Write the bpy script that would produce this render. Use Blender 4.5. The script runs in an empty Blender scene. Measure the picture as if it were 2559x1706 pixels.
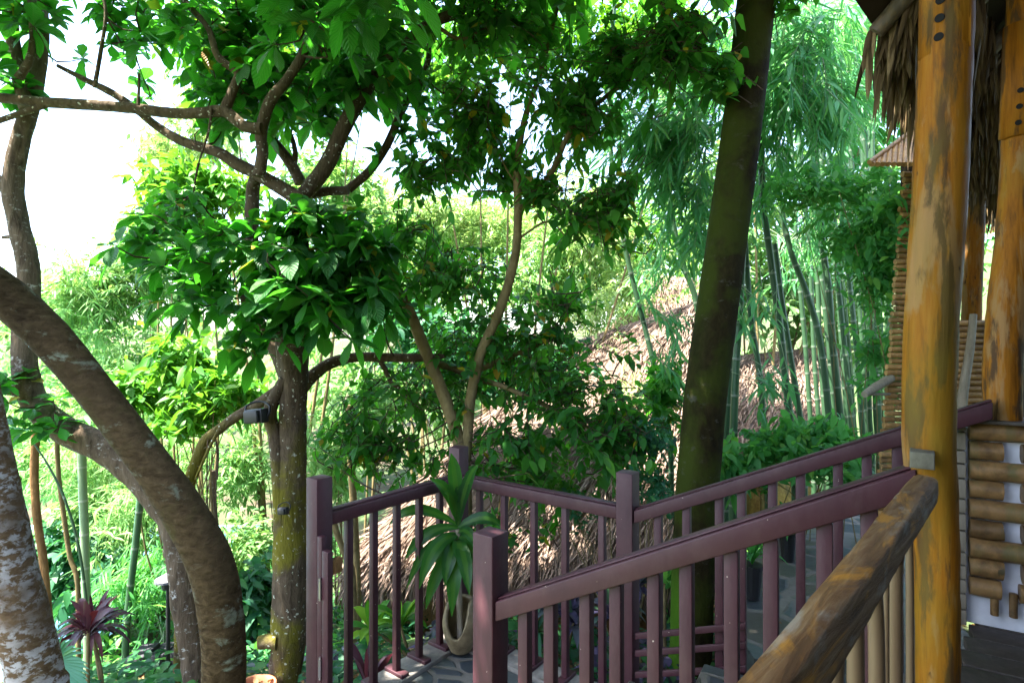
import bpy, math, random
import numpy as np
from mathutils import Vector

rng = np.random.default_rng(11)
random.seed(5)
SC = bpy.context.scene
COL = SC.collection
EYE = 1.85
F = 1280.0
W_ = np.array([.85, -.527, 0.])          # direction the ramp climbs in plan
U_ = np.array([.6, .8, 0.])
V_ = np.array([.8, -.6, 0.])

def P(px, py, d):
    """place seen at (px,py) of the photo at the real distance d in front of the eye"""
    return np.array([(px - 1176) / F * d, d, EYE - (py - 790) / F * d])

# ---------------------------------------------------------------- scene objects
def tag(o, label=None, cat=None, group=None, kind=None):
    if label: o['label'] = label
    if cat: o['category'] = cat
    if group: o['group'] = group
    if kind: o['kind'] = kind
    return o

def thing(name, label, cat, loc=(0, 0, 0), group=None):
    o = bpy.data.objects.new(name, None)
    o.empty_display_size = .1
    COL.objects.link(o)
    o.location = [float(v) for v in loc]
    return tag(o, label, cat, group)

def link(name, me, mat, parent=None, smooth=False, bevel=0):
    o = bpy.data.objects.new(name, me)
    COL.objects.link(o)
    if mat is not None:
        me.materials.append(mat)
    if smooth:
        me.polygons.foreach_set('use_smooth', [True] * len(me.polygons))
    if parent is not None:
        o.parent = parent
        o.matrix_parent_inverse = __import__('mathutils').Matrix.Translation(-Vector(parent.location))
    if bevel:
        m = o.modifiers.new('bevel', 'BEVEL')
        m.width = bevel; m.segments = 2; m.limit_method = 'ANGLE'
    return o

def arrays_mesh(name, v, f, uv=None, rnd=None):
    me = bpy.data.meshes.new(name)
    v = np.asarray(v, dtype=np.float32); f = np.asarray(f, dtype=np.int32)
    nf, k = f.shape
    me.vertices.add(len(v)); me.vertices.foreach_set('co', v.ravel())
    me.loops.add(nf * k); me.loops.foreach_set('vertex_index', f.ravel())
    me.polygons.add(nf)
    me.polygons.foreach_set('loop_start', np.arange(0, nf * k, k, dtype=np.int32))
    try:
        me.polygons.foreach_set('loop_total', np.full(nf, k, dtype=np.int32))
    except Exception:
        pass
    if uv is not None:
        l = me.uv_layers.new(name='UVMap')
        l.data.foreach_set('uv', np.asarray(uv, dtype=np.float32)[f.ravel()].ravel())
    if rnd is not None:
        a = me.attributes.new('rnd', 'FLOAT', 'POINT')
        a.data.foreach_set('value', np.asarray(rnd, dtype=np.float32))
    me.update(calc_edges=True); me.validate()
    return me

class MB:
    """collects shapes of ONE part"""
    def __init__(s):
        s.v = []; s.f = []; s.uv = []; s.r = []; s.n = 0
    def add(s, v, f, uv=None, r=0.):
        v = np.asarray(v, float); f = np.asarray(f, int)
        s.v.append(v); s.f.append(f + s.n)
        s.uv.append(np.zeros((len(v), 2)) if uv is None else np.asarray(uv, float))
        s.r.append(np.full(len(v), r, float) if np.isscalar(r) else np.asarray(r, float))
        s.n += len(v)
    def hexa(s, c, r=0.):
        # c: 8 corners, bottom 4 (ccw seen from above) then top 4
        s.add(c, [[3, 2, 1, 0], [4, 5, 6, 7], [0, 1, 5, 4], [1, 2, 6, 5], [2, 3, 7, 6], [3, 0, 4, 7]], r=r)
    def box(s, c, a, b, h, ax=(1, 0, 0), ay=(0, 1, 0), az=(0, 0, 1), r=0.):
        c = np.asarray(c, float); ax = np.asarray(ax, float) * a / 2; ay = np.asarray(ay, float) * b / 2; az = np.asarray(az, float) * h / 2
        s.hexa([c - ax - ay - az, c + ax - ay - az, c + ax + ay - az, c - ax + ay - az,
                c - ax - ay + az, c + ax - ay + az, c + ax + ay + az, c - ax + ay + az], r)
    def beam(s, p0, p1, w, h, r=0.):
        p0 = np.asarray(p0, float); p1 = np.asarray(p1, float)
        d = p1 - p0; side = np.array([-d[1], d[0], 0.]); side /= np.linalg.norm(side)
        side *= w / 2; up = np.array([0, 0, h / 2])
        s.hexa([p0 + side - up, p0 - side - up, p1 - side - up, p1 + side - up,
                p0 + side + up, p0 - side + up, p1 - side + up, p1 + side + up], r)
    def tube(s, path, rad, n=10, step=.06, rough=0., cap=True, seed=0, smooth=True, r=0., node=None, prof=None):
        path = np.asarray(path, float)
        rad = np.full(len(path), rad, float) if np.isscalar(rad) else np.asarray(rad, float)
        if smooth and len(path) > 2:
            pts = []; rr = []
            ext = np.vstack([2 * path[0] - path[1], path, 2 * path[-1] - path[-2]])
            for i in range(len(path) - 1):
                a, b, c, d = ext[i:i + 4]
                m = max(2, int(np.linalg.norm(c - b) / step))
                for k in range(m):
                    t = k / m
                    pts.append(.5 * ((2 * b) + (c - a) * t + (2 * a - 5 * b + 4 * c - d) * t * t + (3 * b - a - 3 * c + d) * t ** 3))
                    rr.append(rad[i] * (1 - t) + rad[i + 1] * t)
            pts.append(path[-1]); rr.append(rad[-1])
        else:
            pts = []; rr = []
            for i in range(len(path) - 1):
                m = max(1, int(np.linalg.norm(path[i + 1] - path[i]) / step))
                for k in range(m):
                    t = k / m
                    pts.append(path[i] * (1 - t) + path[i + 1] * t); rr.append(rad[i] * (1 - t) + rad[i + 1] * t)
            pts.append(path[-1]); rr.append(rad[-1])
        p = np.array(pts); rr = np.array(rr); m = len(p)
        t = np.gradient(p, axis=0); t /= np.linalg.norm(t, axis=1)[:, None] + 1e-9
        ref = np.array([0, 0, 1.]) if abs(t[0][2]) < .9 else np.array([0, 1., 0])
        a = np.cross(t[0], ref); a /= np.linalg.norm(a)
        A = np.zeros((m, 3)); A[0] = a
        for i in range(1, m):
            a = A[i - 1] - t[i] * np.dot(A[i - 1], t[i]); A[i] = a / np.linalg.norm(a)
        B = np.cross(t, A)
        th = np.linspace(0, 2 * math.pi, n, endpoint=False)
        L = np.concatenate([[0], np.cumsum(np.linalg.norm(np.diff(p, axis=0), axis=1))])
        R = np.repeat(rr[:, None], n, 1)
        if node:                                   # bamboo joints: a swollen ring at every `node` metres
            fr = np.abs((L / node) % 1.0 - .5) * 2
            R = R * (1 + .16 * np.clip((fr - .9) / .1, 0, 1))[:, None]
        if prof is not None: R = R * np.asarray(prof)[None, :]
        if rough:
            g = np.random.default_rng(seed + 3)
            for k in range(1, 5):
                ph = g.uniform(0, 6.28, 2)
                R = R * (1 + rough * .6 / k ** .7 * np.sin(k * 1.3 * th[None, :].round(6) * (1 if k < 2 else 1) * 0 + k * th[None, :] + ph[0] + 3.1 * k * L[:, None] + 1.5 * np.sin(2.3 * L[:, None] + ph[1])))
            R = R * (1 + rough * .5 * g.normal(size=R.shape))
        v = p[:, None, :] + (np.cos(th)[None, :, None] * A[:, None, :] + np.sin(th)[None, :, None] * B[:, None, :]) * R[:, :, None]
        v = v.reshape(-1, 3)
        i, j = np.meshgrid(np.arange(m - 1), np.arange(n), indexing='ij')
        j2 = (j + 1) % n
        f = np.stack([i * n + j, i * n + j2, (i + 1) * n + j2, (i + 1) * n + j], -1).reshape(-1, 4)
        uv = np.stack([np.tile(np.abs(th / math.pi - 1), m), np.repeat(L, n)], -1)
        s.add(v, f, uv, r)
        if cap:
            for e, c in ((0, p[0]), (m - 1, p[-1])):
                base = s.n
                ring = v[e * n:(e + 1) * n]
                s.add(np.vstack([ring, c[None]]), [[k, (k + 1) % n, n, n] if e else [(k + 1) % n, k, n, n] for k in range(n)],
                      np.tile([[0., L[e]]], (n + 1, 1)), r)
        return p
    def build(s, name, mat, parent=None, smooth=False, bevel=0):
        v = np.vstack(s.v); f = np.vstack(s.f)
        tri = f[:, 2] == f[:, 3]
        if tri.any():
            me = bpy.data.meshes.new(name)
            fl = [list(map(int, q[:3])) if q[2] == q[3] else list(map(int, q)) for q in f]
            me.from_pydata(v.tolist(), [], fl)
            l = me.uv_layers.new(name='UVMap'); uv = np.vstack(s.uv)
            li = np.zeros(len(me.loops), dtype=np.int32); me.loops.foreach_get('vertex_index', li)
            l.data.foreach_set('uv', uv[li].astype(np.float32).ravel())
            a = me.attributes.new('rnd', 'FLOAT', 'POINT'); a.data.foreach_set('value', np.concatenate(s.r).astype(np.float32))
            me.update()
        else:
            me = arrays_mesh(name, v, f, np.vstack(s.uv), np.concatenate(s.r))
        return link(name, me, mat, parent, smooth, bevel)

def dup(root, loc, label=None):
    """a copy of a thing with copies of its parts and sub-parts"""
    r = root.copy(); COL.objects.link(r); r.location = loc
    if label: r['label'] = label
    for ch in list(root.children):
        c = ch.copy(); COL.objects.link(c); c.parent = r; c.matrix_parent_inverse = ch.matrix_parent_inverse
        for g in list(ch.children):
            d = g.copy(); COL.objects.link(d); d.parent = c; d.matrix_parent_inverse = g.matrix_parent_inverse
    return r

# ---------------------------------------------------------------- materials
class NT:
    def __init__(s, name):
        s.m = bpy.data.materials.new(name); s.m.use_nodes = True
        s.t = s.m.node_tree; s.t.nodes.clear()
        s.out = s.n('ShaderNodeOutputMaterial')
    def n(s, typ, **kw):
        nd = s.t.nodes.new(typ)
        for k, v in kw.items():
            if hasattr(nd, k): setattr(nd, k, v)
        return nd
    def l(s, a, b): s.t.links.new(a, b)
    def coords(s, scale=(1, 1, 1), uv=False):
        tc = s.n('ShaderNodeTexCoord'); mp = s.n('ShaderNodeMapping'); mp.inputs['Scale'].default_value = scale
        s.l(tc.outputs['UV' if uv else 'Object'], mp.inputs['Vector']); return mp.outputs[0]
    def noise(s, vec, scale, detail=4, rough=.6, dist=0.):
        nd = s.n('ShaderNodeTexNoise'); nd.inputs['Scale'].default_value = scale; nd.inputs['Detail'].default_value = detail
        nd.inputs['Roughness'].default_value = rough; nd.inputs['Distortion'].default_value = dist
        s.l(vec, nd.inputs['Vector']); return nd.outputs[0]
    def ramp(s, fac, stops, interp='LINEAR'):
        r = s.n('ShaderNodeValToRGB'); e = r.color_ramp.elements; r.color_ramp.interpolation = interp
        while len(e) > len(stops): e.remove(e[-1])
        while len(e) < len(stops): e.new(.5)
        for q, (p, c) in zip(e, stops):
            q.position = p; q.color = (*c, 1) if len(c) == 3 else c
        s.l(fac, r.inputs[0]); return r.outputs[0]
    def mix(s, fac, a, b, blend='MIX'):
        m = s.n('ShaderNodeMix'); m.data_type = 'RGBA'; m.blend_type = blend
        if isinstance(fac, (int, float)): m.inputs[0].default_value = fac
        else: s.l(fac, m.inputs[0])
        for q, i in ((a, 6), (b, 7)):
            if isinstance(q, tuple): m.inputs[i].default_value = (*q, 1)
            else: s.l(q, m.inputs[i])
        return m.outputs[2]
    def math(s, op, a, b=0.):
        m = s.n('ShaderNodeMath'); m.operation = op
        for q, i in ((a, 0), (b, 1)):
            if isinstance(q, (int, float)): m.inputs[i].default_value = q
            else: s.l(q, m.inputs[i])
        return m.outputs[0]
    def attr(s, name='rnd'):
        a = s.n('ShaderNodeAttribute'); a.attribute_name = name; return a.outputs['Fac']
    def bsdf(s, col, rough=.6, bump=None, bstr=.4, bdist=.02, spec=.4):
        b = s.n('ShaderNodeBsdfPrincipled')
        if isinstance(col, tuple): b.inputs['Base Color'].default_value = (*col, 1)
        else: s.l(col, b.inputs['Base Color'])
        if isinstance(rough, (int, float)): b.inputs['Roughness'].default_value = rough
        else: s.l(rough, b.inputs['Roughness'])
        b.inputs['Specular IOR Level'].default_value = spec
        if bump is not None:
            bp = s.n('ShaderNodeBump'); bp.inputs['Strength'].default_value = bstr; bp.inputs['Distance'].default_value = bdist
            s.l(bump, bp.inputs['Height']); s.l(bp.outputs[0], b.inputs['Normal'])
        return b
    def done(s, sh): s.l(sh.outputs[0], s.out.inputs[0]); return s.m

def leaf_mat(name, stops, trans=(.16, .38, .02), tfac=.35, rough=.38, veins=0., stripe=None, spec=.5):
    t = NT(name)
    col = t.ramp(t.attr(), stops)
    bump = None
    if veins or stripe:
        uv = t.n('ShaderNodeUVMap'); sp = t.n('ShaderNodeSeparateXYZ'); t.l(uv.outputs[0], sp.inputs[0])
        au = t.math('ABSOLUTE', sp.outputs[0])
    if veins:
        ph = t.math('SUBTRACT', t.math('MULTIPLY', sp.outputs[1], 11.), t.math('MULTIPLY', au, 2.6))
        w = t.math('SINE', t.math('MULTIPLY', ph, 6.283))
        vein = t.math('GREATER_THAN', w, .8)
        mid = t.math('LESS_THAN', au, .07)
        vm = t.math('MAXIMUM', vein, mid)
        col = t.mix(t.math('MULTIPLY', vm, .3), col, (.13, .22, .06))
        bump = w
    if stripe:
        st = t.math('LESS_THAN', au, .34)
        col = t.mix(t.math('MULTIPLY', st, .75), col, stripe)
    b = t.bsdf(col, rough + .06, bump, veins or .3, .004, .3)
    tr = t.n('ShaderNodeBsdfTranslucent')
    tc = t.mix(.6, col, trans) if not isinstance(trans, str) else col
    t.l(tc, tr.inputs[0])
    mx = t.n('ShaderNodeMixShader'); mx.inputs[0].default_value = tfac
    t.l(b.outputs[0], mx.inputs[1]); t.l(tr.outputs[0], mx.inputs[2])
    return t.done(mx)

def bark_mat(name, dark, light, lichen=None, lic_t=.62, lic_s=5., moss=None, moss_t=.6, stretch=.25, bump=.7, moss_low=None, side_moss=None, spots=None, ring=0.):
    t = NT(name)
    c = t.coords((1, 1, stretch)); c1 = t.coords()
    n1 = t.noise(c, 22, 6, .65, .4); n2 = t.noise(c1, 3.5, 4)
    col = t.mix(t.ramp(n1, [(.3, (0, 0, 0)), (.7, (1, 1, 1))]), dark, light)
    col = t.mix(t.ramp(n2, [(.35, (0, 0, 0)), (.7, (.6, .6, .6))]), col, tuple(v * .55 for v in light))
    if moss:
        m = t.ramp(t.noise(c1, 2.2, 5, .6, .3), [(moss_t - .06, (0, 0, 0)), (moss_t + .05, (1, 1, 1))])
        if moss_low is not None:
            gg = t.n('ShaderNodeNewGeometry'); sz = t.n('ShaderNodeSeparateXYZ'); t.l(gg.outputs['Position'], sz.inputs[0])
            lowm = t.math('MINIMUM', t.math('MAXIMUM', t.math('MULTIPLY', t.math('SUBTRACT', moss_low, sz.outputs[2]), 1.4), .06), 1.)
            m = t.math('MULTIPLY', m, lowm)
        col = t.mix(t.math('MULTIPLY', m, .8), col, moss)
    if lichen:
        m = t.ramp(t.noise(t.coords((1, 1, 1.7)), lic_s, 7, .7, .25), [(lic_t - .03, (0, 0, 0)), (lic_t + .05, (1, 1, 1))])
        m = t.math('MULTIPLY', m, t.ramp(t.noise(c1, lic_s * .22, 3), [(.36, (.1, .1, .1)), (.56, (1, 1, 1))]))
        col = t.mix(t.math('MULTIPLY', m, .8), col, lichen)
    if spots:
        m = t.ramp(t.noise(c1, 34, 2, .5), [(.66, (0, 0, 0)), (.69, (1, 1, 1))])
        col = t.mix(m, col, spots)
    if side_moss:                                  # moss growing thick on one flank near the ground
        g = t.n('ShaderNodeNewGeometry'); sp = t.n('ShaderNodeSeparateXYZ'); t.l(g.outputs['Normal'], sp.inputs[0])
        sp2 = t.n('ShaderNodeSeparateXYZ'); t.l(g.outputs['Position'], sp2.inputs[0])
        a = t.math('MULTIPLY', t.math('SUBTRACT', t.math('MULTIPLY', sp.outputs[0], -1.), .45), 3.)
        h = t.math('MULTIPLY', t.math('SUBTRACT', .6, sp2.outputs[2]), 2.)
        m = t.math('MULTIPLY', t.math('MINIMUM', t.math('MAXIMUM', a, 0.), 1.), t.math('MINIMUM', t.math('MAXIMUM', h, 0.05), 1.))
        m = t.math('MULTIPLY', m, t.math('ADD', n2, .5))
        col = t.mix(m, col, side_moss)
    return t.done(t.bsdf(col, .85, n1, bump, .03, .08))

def wood_mat(name, c1, c2, c3, rough=.38, stretch=.12, scale=26, patch=(.2, .12, .07), patch_t=.6, bump=.25, green=None):
    t = NT(name)
    c = t.coords((1, 1, stretch)); cc = t.coords((1, 1, .3))
    g = t.noise(c, scale * 1.3, 7, .65, .25)
    col = t.ramp(g, [(.28, c3), (.5, c1), (.72, c2)])
    p = t.ramp(t.noise(t.coords((1, 1, .16)), 11, 6, .65, .35), [(patch_t - .05, (0, 0, 0)), (patch_t + .06, (1, 1, 1))])
    col = t.mix(t.math('MULTIPLY', p, .8), col, patch)
    kn = t.ramp(t.noise(t.coords((1, 1, .38)), 23, 3, .5, .2), [(.70, (0, 0, 0)), (.74, (1, 1, 1))])
    col = t.mix(t.math('MULTIPLY', kn, .85), col, tuple(v * .35 for v in patch))
    st = t.ramp(t.noise(t.coords((1, 1, .03)), 75, 4, .6), [(.5, (0, 0, 0)), (.7, (1, 1, 1))])
    col = t.mix(t.math('MULTIPLY', st, .35), col, patch)
    if green:
        p2 = t.ramp(t.noise(cc, 4, 5, .6, .5), [(.5, (0, 0, 0)), (.68, (1, 1, 1))])
        col = t.mix(t.math('MULTIPLY', p2, .7), col, green)
    oi = t.n('ShaderNodeObjectInfo')
    col = t.mix(t.ramp(oi.outputs['Random'], [(0, (.5, .5, .5)), (.4, (0, 0, 0)), (1, (0, 0, 0))]), col, tuple(v * .5 for v in c3))
    col = t.mix(t.ramp(oi.outputs['Random'], [(0, (0, 0, 0)), (.6, (0, 0, 0)), (1, (.5, .5, .5))]), col, tuple(v * .9 for v in c2))
    return t.done(t.bsdf(col, rough, g, bump, .01))

def paint_mat(name, base, chips=(.45, .36, .3), rough=.32):
    t = NT(name); c = t.coords((1, 1, .35))
    g = t.noise(c, 40, 5, .6); n2 = t.noise(t.coords(), 6, 4)
    col = t.mix(t.ramp(n2, [(.35, (0, 0, 0)), (.7, (1, 1, 1))]), base, tuple(v * .68 for v in base))
    col = t.mix(t.math('MULTIPLY', g, .4), col, tuple(v * 1.6 for v in base))
    dirt = t.ramp(t.noise(t.coords((1, 1, .5)), 13, 7, .7), [(.5, (0, 0, 0)), (.72, (1, 1, 1))])
    col = t.mix(t.math('MULTIPLY', dirt, .45), col, (.085, .045, .045))
    ch = t.ramp(t.noise(t.coords(), 60, 2, .5), [(.765, (0, 0, 0)), (.775, (1, 1, 1))])
    col = t.mix(ch, col, chips)
    rg = t.math('ADD', t.math('MULTIPLY', n2, .35), rough - .1)
    return t.done(t.bsdf(col, rg, g, .35, .004))

def thatch_mat(name, a, b, c3):
    t = NT(name)
    col = t.ramp(t.attr(), [(0, a), (.5, b), (1, c3)])
    n = t.noise(t.coords(), 30, 4)
    col = t.mix(t.math('MULTIPLY', n, .5), col, tuple(v * .6 for v in b))
    return t.done(t.bsdf(col, .8, n, .3, .01, .25))

def bamboo_mat(name, c1, c2, ringc, node):
    t = NT(name)
    uv = t.n('ShaderNodeUVMap'); sp = t.n('ShaderNodeSeparateXYZ'); t.l(uv.outputs[0], sp.inputs[0])
    fr = t.math('FRACT', t.math('DIVIDE', sp.outputs[1], node))
    ring = t.math('MAXIMUM', t.math('GREATER_THAN', fr, .955), t.math('LESS_THAN', fr, .02))
    n = t.noise(t.coords((1, 1, .15)), 30, 5); n2 = t.noise(t.coords(), 2.5, 3)
    col = t.mix(n, c1, c2); col = t.mix(t.math('MULTIPLY', n2, .6), col, tuple(v * .5 for v in c1))
    col = t.mix(t.math('MULTIPLY', ring, .7), col, ringc)
    return t.done(t.bsdf(col, .4, n, .1, .004))

M = {}
G_DARK = [(0, (.010, .070, .018)), (.55, (.022, .140, .022)), (.93, (.060, .23, .022)), (.958, (.05, .20, .02)), (.972, (.45, .33, .02)), (1, (.42, .20, .03))]
M['leaf_big'] = leaf_mat('glossy_tree_leaf', G_DARK, (.08, .48, .01), .46, .34, veins=.5)
M['leaf_mid'] = leaf_mat('round_tree_leaf', [(0, (.020, .09, .03)), (.5, (.045, .18, .03)), (.95, (.11, .30, .035)), (.972, (.5, .38, .02)), (1, (.4, .2, .03))], (.12, .52, .012), .5, .36)
M['leaf_bamboo'] = leaf_mat('bamboo_leaf', [(0, (.05, .23, .09)), (.6, (.12, .40, .17)), (1, (.30, .52, .13))], (.2, .6, .10), .4, .42)
M['leaf_vine'] = leaf_mat('vine_leaf', [(0, (.04, .19, .05)), (.6, (.08, .31, .08)), (1, (.20, .42, .06))], (.16, .55, .05), .45, .42)
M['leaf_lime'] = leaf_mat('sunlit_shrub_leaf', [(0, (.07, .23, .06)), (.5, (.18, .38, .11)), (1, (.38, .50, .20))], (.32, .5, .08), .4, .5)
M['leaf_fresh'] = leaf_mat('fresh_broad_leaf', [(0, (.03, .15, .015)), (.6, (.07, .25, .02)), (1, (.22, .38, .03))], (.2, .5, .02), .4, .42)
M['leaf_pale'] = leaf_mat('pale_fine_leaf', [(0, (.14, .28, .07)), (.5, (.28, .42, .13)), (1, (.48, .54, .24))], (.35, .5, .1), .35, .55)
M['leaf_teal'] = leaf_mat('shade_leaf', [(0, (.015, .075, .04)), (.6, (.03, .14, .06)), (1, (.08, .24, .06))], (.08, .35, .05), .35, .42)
M['leaf_red'] = leaf_mat('crimson_strap_leaf', [(0, (.024, .012, .020)), (.65, (.055, .026, .04)), (.85, (.075, .022, .03)), (1, (.17, .018, .02))], (.16, .03, .04), .25, .35)
M['leaf_purple'] = leaf_mat('purple_ground_leaf', [(0, (.03, .03, .055)), (.5, (.10, .08, .16)), (1, (.06, .14, .06))], (.2, .15, .25), .2, .4)
M['leaf_strap'] = leaf_mat('striped_strap_leaf', [(0, (.012, .06, .015)), (1, (.03, .125, .02))], (.12, .45, .02), .33, .3, stripe=(.06, .16, .02))
M['leaf_fan'] = leaf_mat('fan_palm_leaf', [(0, (.03, .15, .10)), (.5, (.06, .22, .13)), (1, (.28, .45, .05))], (.15, .45, .1), .35, .4)
M['leaf_dry'] = leaf_mat('dry_leaf', [(0, (.12, .06, .03)), (.5, (.24, .13, .06)), (1, (.42, .26, .12))], (.4, .22, .08), .2, .7)
M['bark_smooth'] = bark_mat('smooth_brown_bark', (.026, .016, .007), (.115, .078, .040), lichen=(.24, .27, .20), lic_t=.60, lic_s=7., moss=(.07, .065, .02), moss_t=.6, stretch=1.8, bump=.6)
M['bark_lichen'] = bark_mat('white_lichen_bark', (.07, .042, .022), (.19, .12, .07), lichen=(.50, .48, .50), lic_t=.50, lic_s=22., stretch=2.2, bump=.3)
M['bark_rough'] = bark_mat('cracked_grey_bark', (.04, .027, .018), (.20, .145, .10), lichen=(.5, .48, .44), lic_t=.60, lic_s=16., stretch=.25, bump=1.)
M['bark_mossy'] = bark_mat('mossy_spotted_bark', (.035, .024, .015), (.15, .11, .072), lichen=(.5, .5, .42), lic_t=.64, lic_s=15., moss=(.15, .135, .012), moss_t=.5, moss_low=1.5, stretch=.35, bump=.9, spots=(.45, .45, .36))
M['bark_branch'] = bark_mat('dark_branch_bark', (.03, .02, .016), (.13, .09, .065), lichen=(.3, .27, .22), lic_t=.66, lic_s=18., stretch=.6, bump=.8)
M['bark_tan'] = bark_mat('tan_stem_bark', (.13, .095, .04), (.30, .23, .11), lichen=(.5, .47, .38), lic_t=.68, lic_s=9., stretch=.5, bump=.35)
M['bark_dark'] = bark_mat('dark_smooth_bark', (.010, .0075, .003), (.034, .026, .009), lichen=(.07, .065, .05), lic_t=.62, lic_s=9., moss=(.035, .045, .006), moss_t=.5, stretch=.5, bump=.35, side_moss=(.055, .13, .01))
M['bark_orange'] = bark_mat('orange_flaking_bark', (.12, .06, .025), (.34, .19, .08), stretch=.3, bump=.8)
M['purple'] = paint_mat('purple_brown_paint', (.054, .0165, .023), rough=.45)
M['steel'] = NT('hinge_steel'); M['steel'] = M['steel'].done(M['steel'].bsdf((.45, .42, .48), .3))
M['steel'].node_tree.nodes['Principled BSDF'].inputs['Metallic'].default_value = .9
t = NT('varnished_honey_log')
g1 = t.noise(t.coords((1, 1, .07)), 34, 7, .65, .3); g2 = t.noise(t.coords((1, 1, .22)), 13, 6, .62, .5); g3 = t.noise(t.coords((1, 1, .16)), 19, 6, .65, .3); g4 = t.noise(t.coords((1, 1, .3)), 5, 4)
col = t.ramp(g1, [(.3, (.10, .036, .005)), (.48, (.27, .095, .006)), (.68, (.33, .145, .016))])
col = t.mix(t.math('MULTIPLY', t.ramp(g2, [(.5, (0, 0, 0)), (.57, (1, 1, 1))]), .8), col, (.29, .165, .065))
col = t.mix(t.math('MULTIPLY', t.ramp(g3, [(.525, (0, 0, 0)), (.60, (1, 1, 1))]), .88), col, (.06, .034, .017))
col = t.mix(t.math('MULTIPLY', t.ramp(g4, [(.5, (0, 0, 0)), (.7, (1, 1, 1))]), .6), col, (.19, .14, .015))
kn = t.ramp(t.noise(t.coords((1, 1, .38)), 23, 3, .5, .2), [(.70, (0, 0, 0)), (.74, (1, 1, 1))])
col = t.mix(t.math('MULTIPLY', kn, .85), col, (.04, .018, .008))
M['honey'] = t.done(t.bsdf(col, .6, g1, .35, .012, .12))
M['oldlog'] = wood_mat('weathered_rail_log', (.075, .05, .03), (.17, .135, .095), (.03, .02, .014), rough=.5, patch=(.42, .20, .02), patch_t=.63, bump=.4)
M['walllog'] = wood_mat('bamboo_wall_log', (.20, .108, .038), (.32, .18, .07), (.065, .034, .014), rough=.5, stretch=1., scale=18, patch=(.11, .10, .035), patch_t=.52)
M['smalllog'] = wood_mat('small_brown_log', (.42, .22, .07), (.56, .33, .13), (.2, .1, .03), rough=.5, stretch=1., scale=16, patch=(.2, .12, .06), patch_t=.58)
M['pale_wood'] = wood_mat('pale_grey_wood', (.26, .22, .16), (.34, .30, .23), (.17, .14, .10), rough=.7, patch=(.3, .26, .16), patch_t=.62)
M['plank'] = wood_mat('dark_deck_plank', (.06, .045, .036), (.10, .08, .065), (.035, .027, .02), rough=.6, stretch=1., patch=(.04, .03, .025))
M['dry_bamboo'] = bamboo_mat('dry_bamboo', (.15, .09, .045), (.25, .17, .10), (.07, .035, .02), .28)
M['green_bamboo'] = bamboo_mat('green_bamboo', (.035, .095, .045), (.075, .155, .07), (.24, .28, .22), .34)
M['pale_bamboo'] = bamboo_mat('pale_bamboo', (.20, .32, .17), (.32, .42, .24), (.45, .48, .38), .30)
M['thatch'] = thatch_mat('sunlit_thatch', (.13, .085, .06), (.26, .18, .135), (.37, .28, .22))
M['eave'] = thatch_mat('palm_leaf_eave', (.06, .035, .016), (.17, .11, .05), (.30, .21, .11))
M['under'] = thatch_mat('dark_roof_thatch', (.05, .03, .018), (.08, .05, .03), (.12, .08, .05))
t = NT('white_plaster'); n = t.noise(t.coords(), 5, 6)
M['plaster'] = t.done(t.bsdf(t.ramp(n, [(.3, (.52, .52, .56)), (.6, (.74, .74, .78)), (.75, (.6, .57, .54))]), .8, n, .2, .005))
t = NT('ceramic_vase'); n = t.noise(t.coords(), 14, 5)
M['vase'] = t.done(t.bsdf(t.ramp(n, [(.3, (.13, .095, .05)), (.6, (.27, .21, .12)), (.8, (.2, .16, .1))]), .45, n, .2, .01))
t = NT('terracotta'); n = t.noise(t.coords(), 12, 4)
M['terracotta'] = t.done(t.bsdf(t.mix(n, (.36, .11, .045), (.55, .22, .11)), .7))
t = NT('black_plastic'); M['black'] = t.done(t.bsdf((.018, .018, .02), .45))
t = NT('hole_shade'); M['hole'] = t.done(t.bsdf((.006, .005, .004), .9))
t = NT('soil'); n = t.noise(t.coords(), 9, 6)
M['soil'] = t.done(t.bsdf(t.ramp(n, [(.3, (.03, .022, .015)), (.6, (.085, .06, .04)), (.8, (.15, .11, .07))]), .95, n, .8, .04))
t = NT('forest_ground'); n = t.noise(t.coords(), 3, 8, .7); n2 = t.noise(t.coords(), .6, 4)
g = t.ramp(n, [(.3, (.03, .026, .015)), (.5, (.075, .055, .033)), (.62, (.05, .085, .025)), (.8, (.16, .12, .08))])
M['ground'] = t.done(t.bsdf(t.mix(t.ramp(n2, [(.4, (0, 0, 0)), (.6, (1, 1, 1))]), g, (.05, .10, .025)), .95, n, .9, .08))
t = NT('pool_water'); n = t.noise(t.coords(), 9, 3)
M['water'] = t.done(t.bsdf((.35, .70, .82), .08, n, .15, .02))
t = NT('concrete_kerb'); n = t.noise(t.coords(), 12, 6)
M['mortar'] = t.done(t.bsdf(t.ramp(n, [(.3, (.12, .11, .10)), (.7, (.26, .24, .21))]), .9, n, .5, .01))

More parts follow.
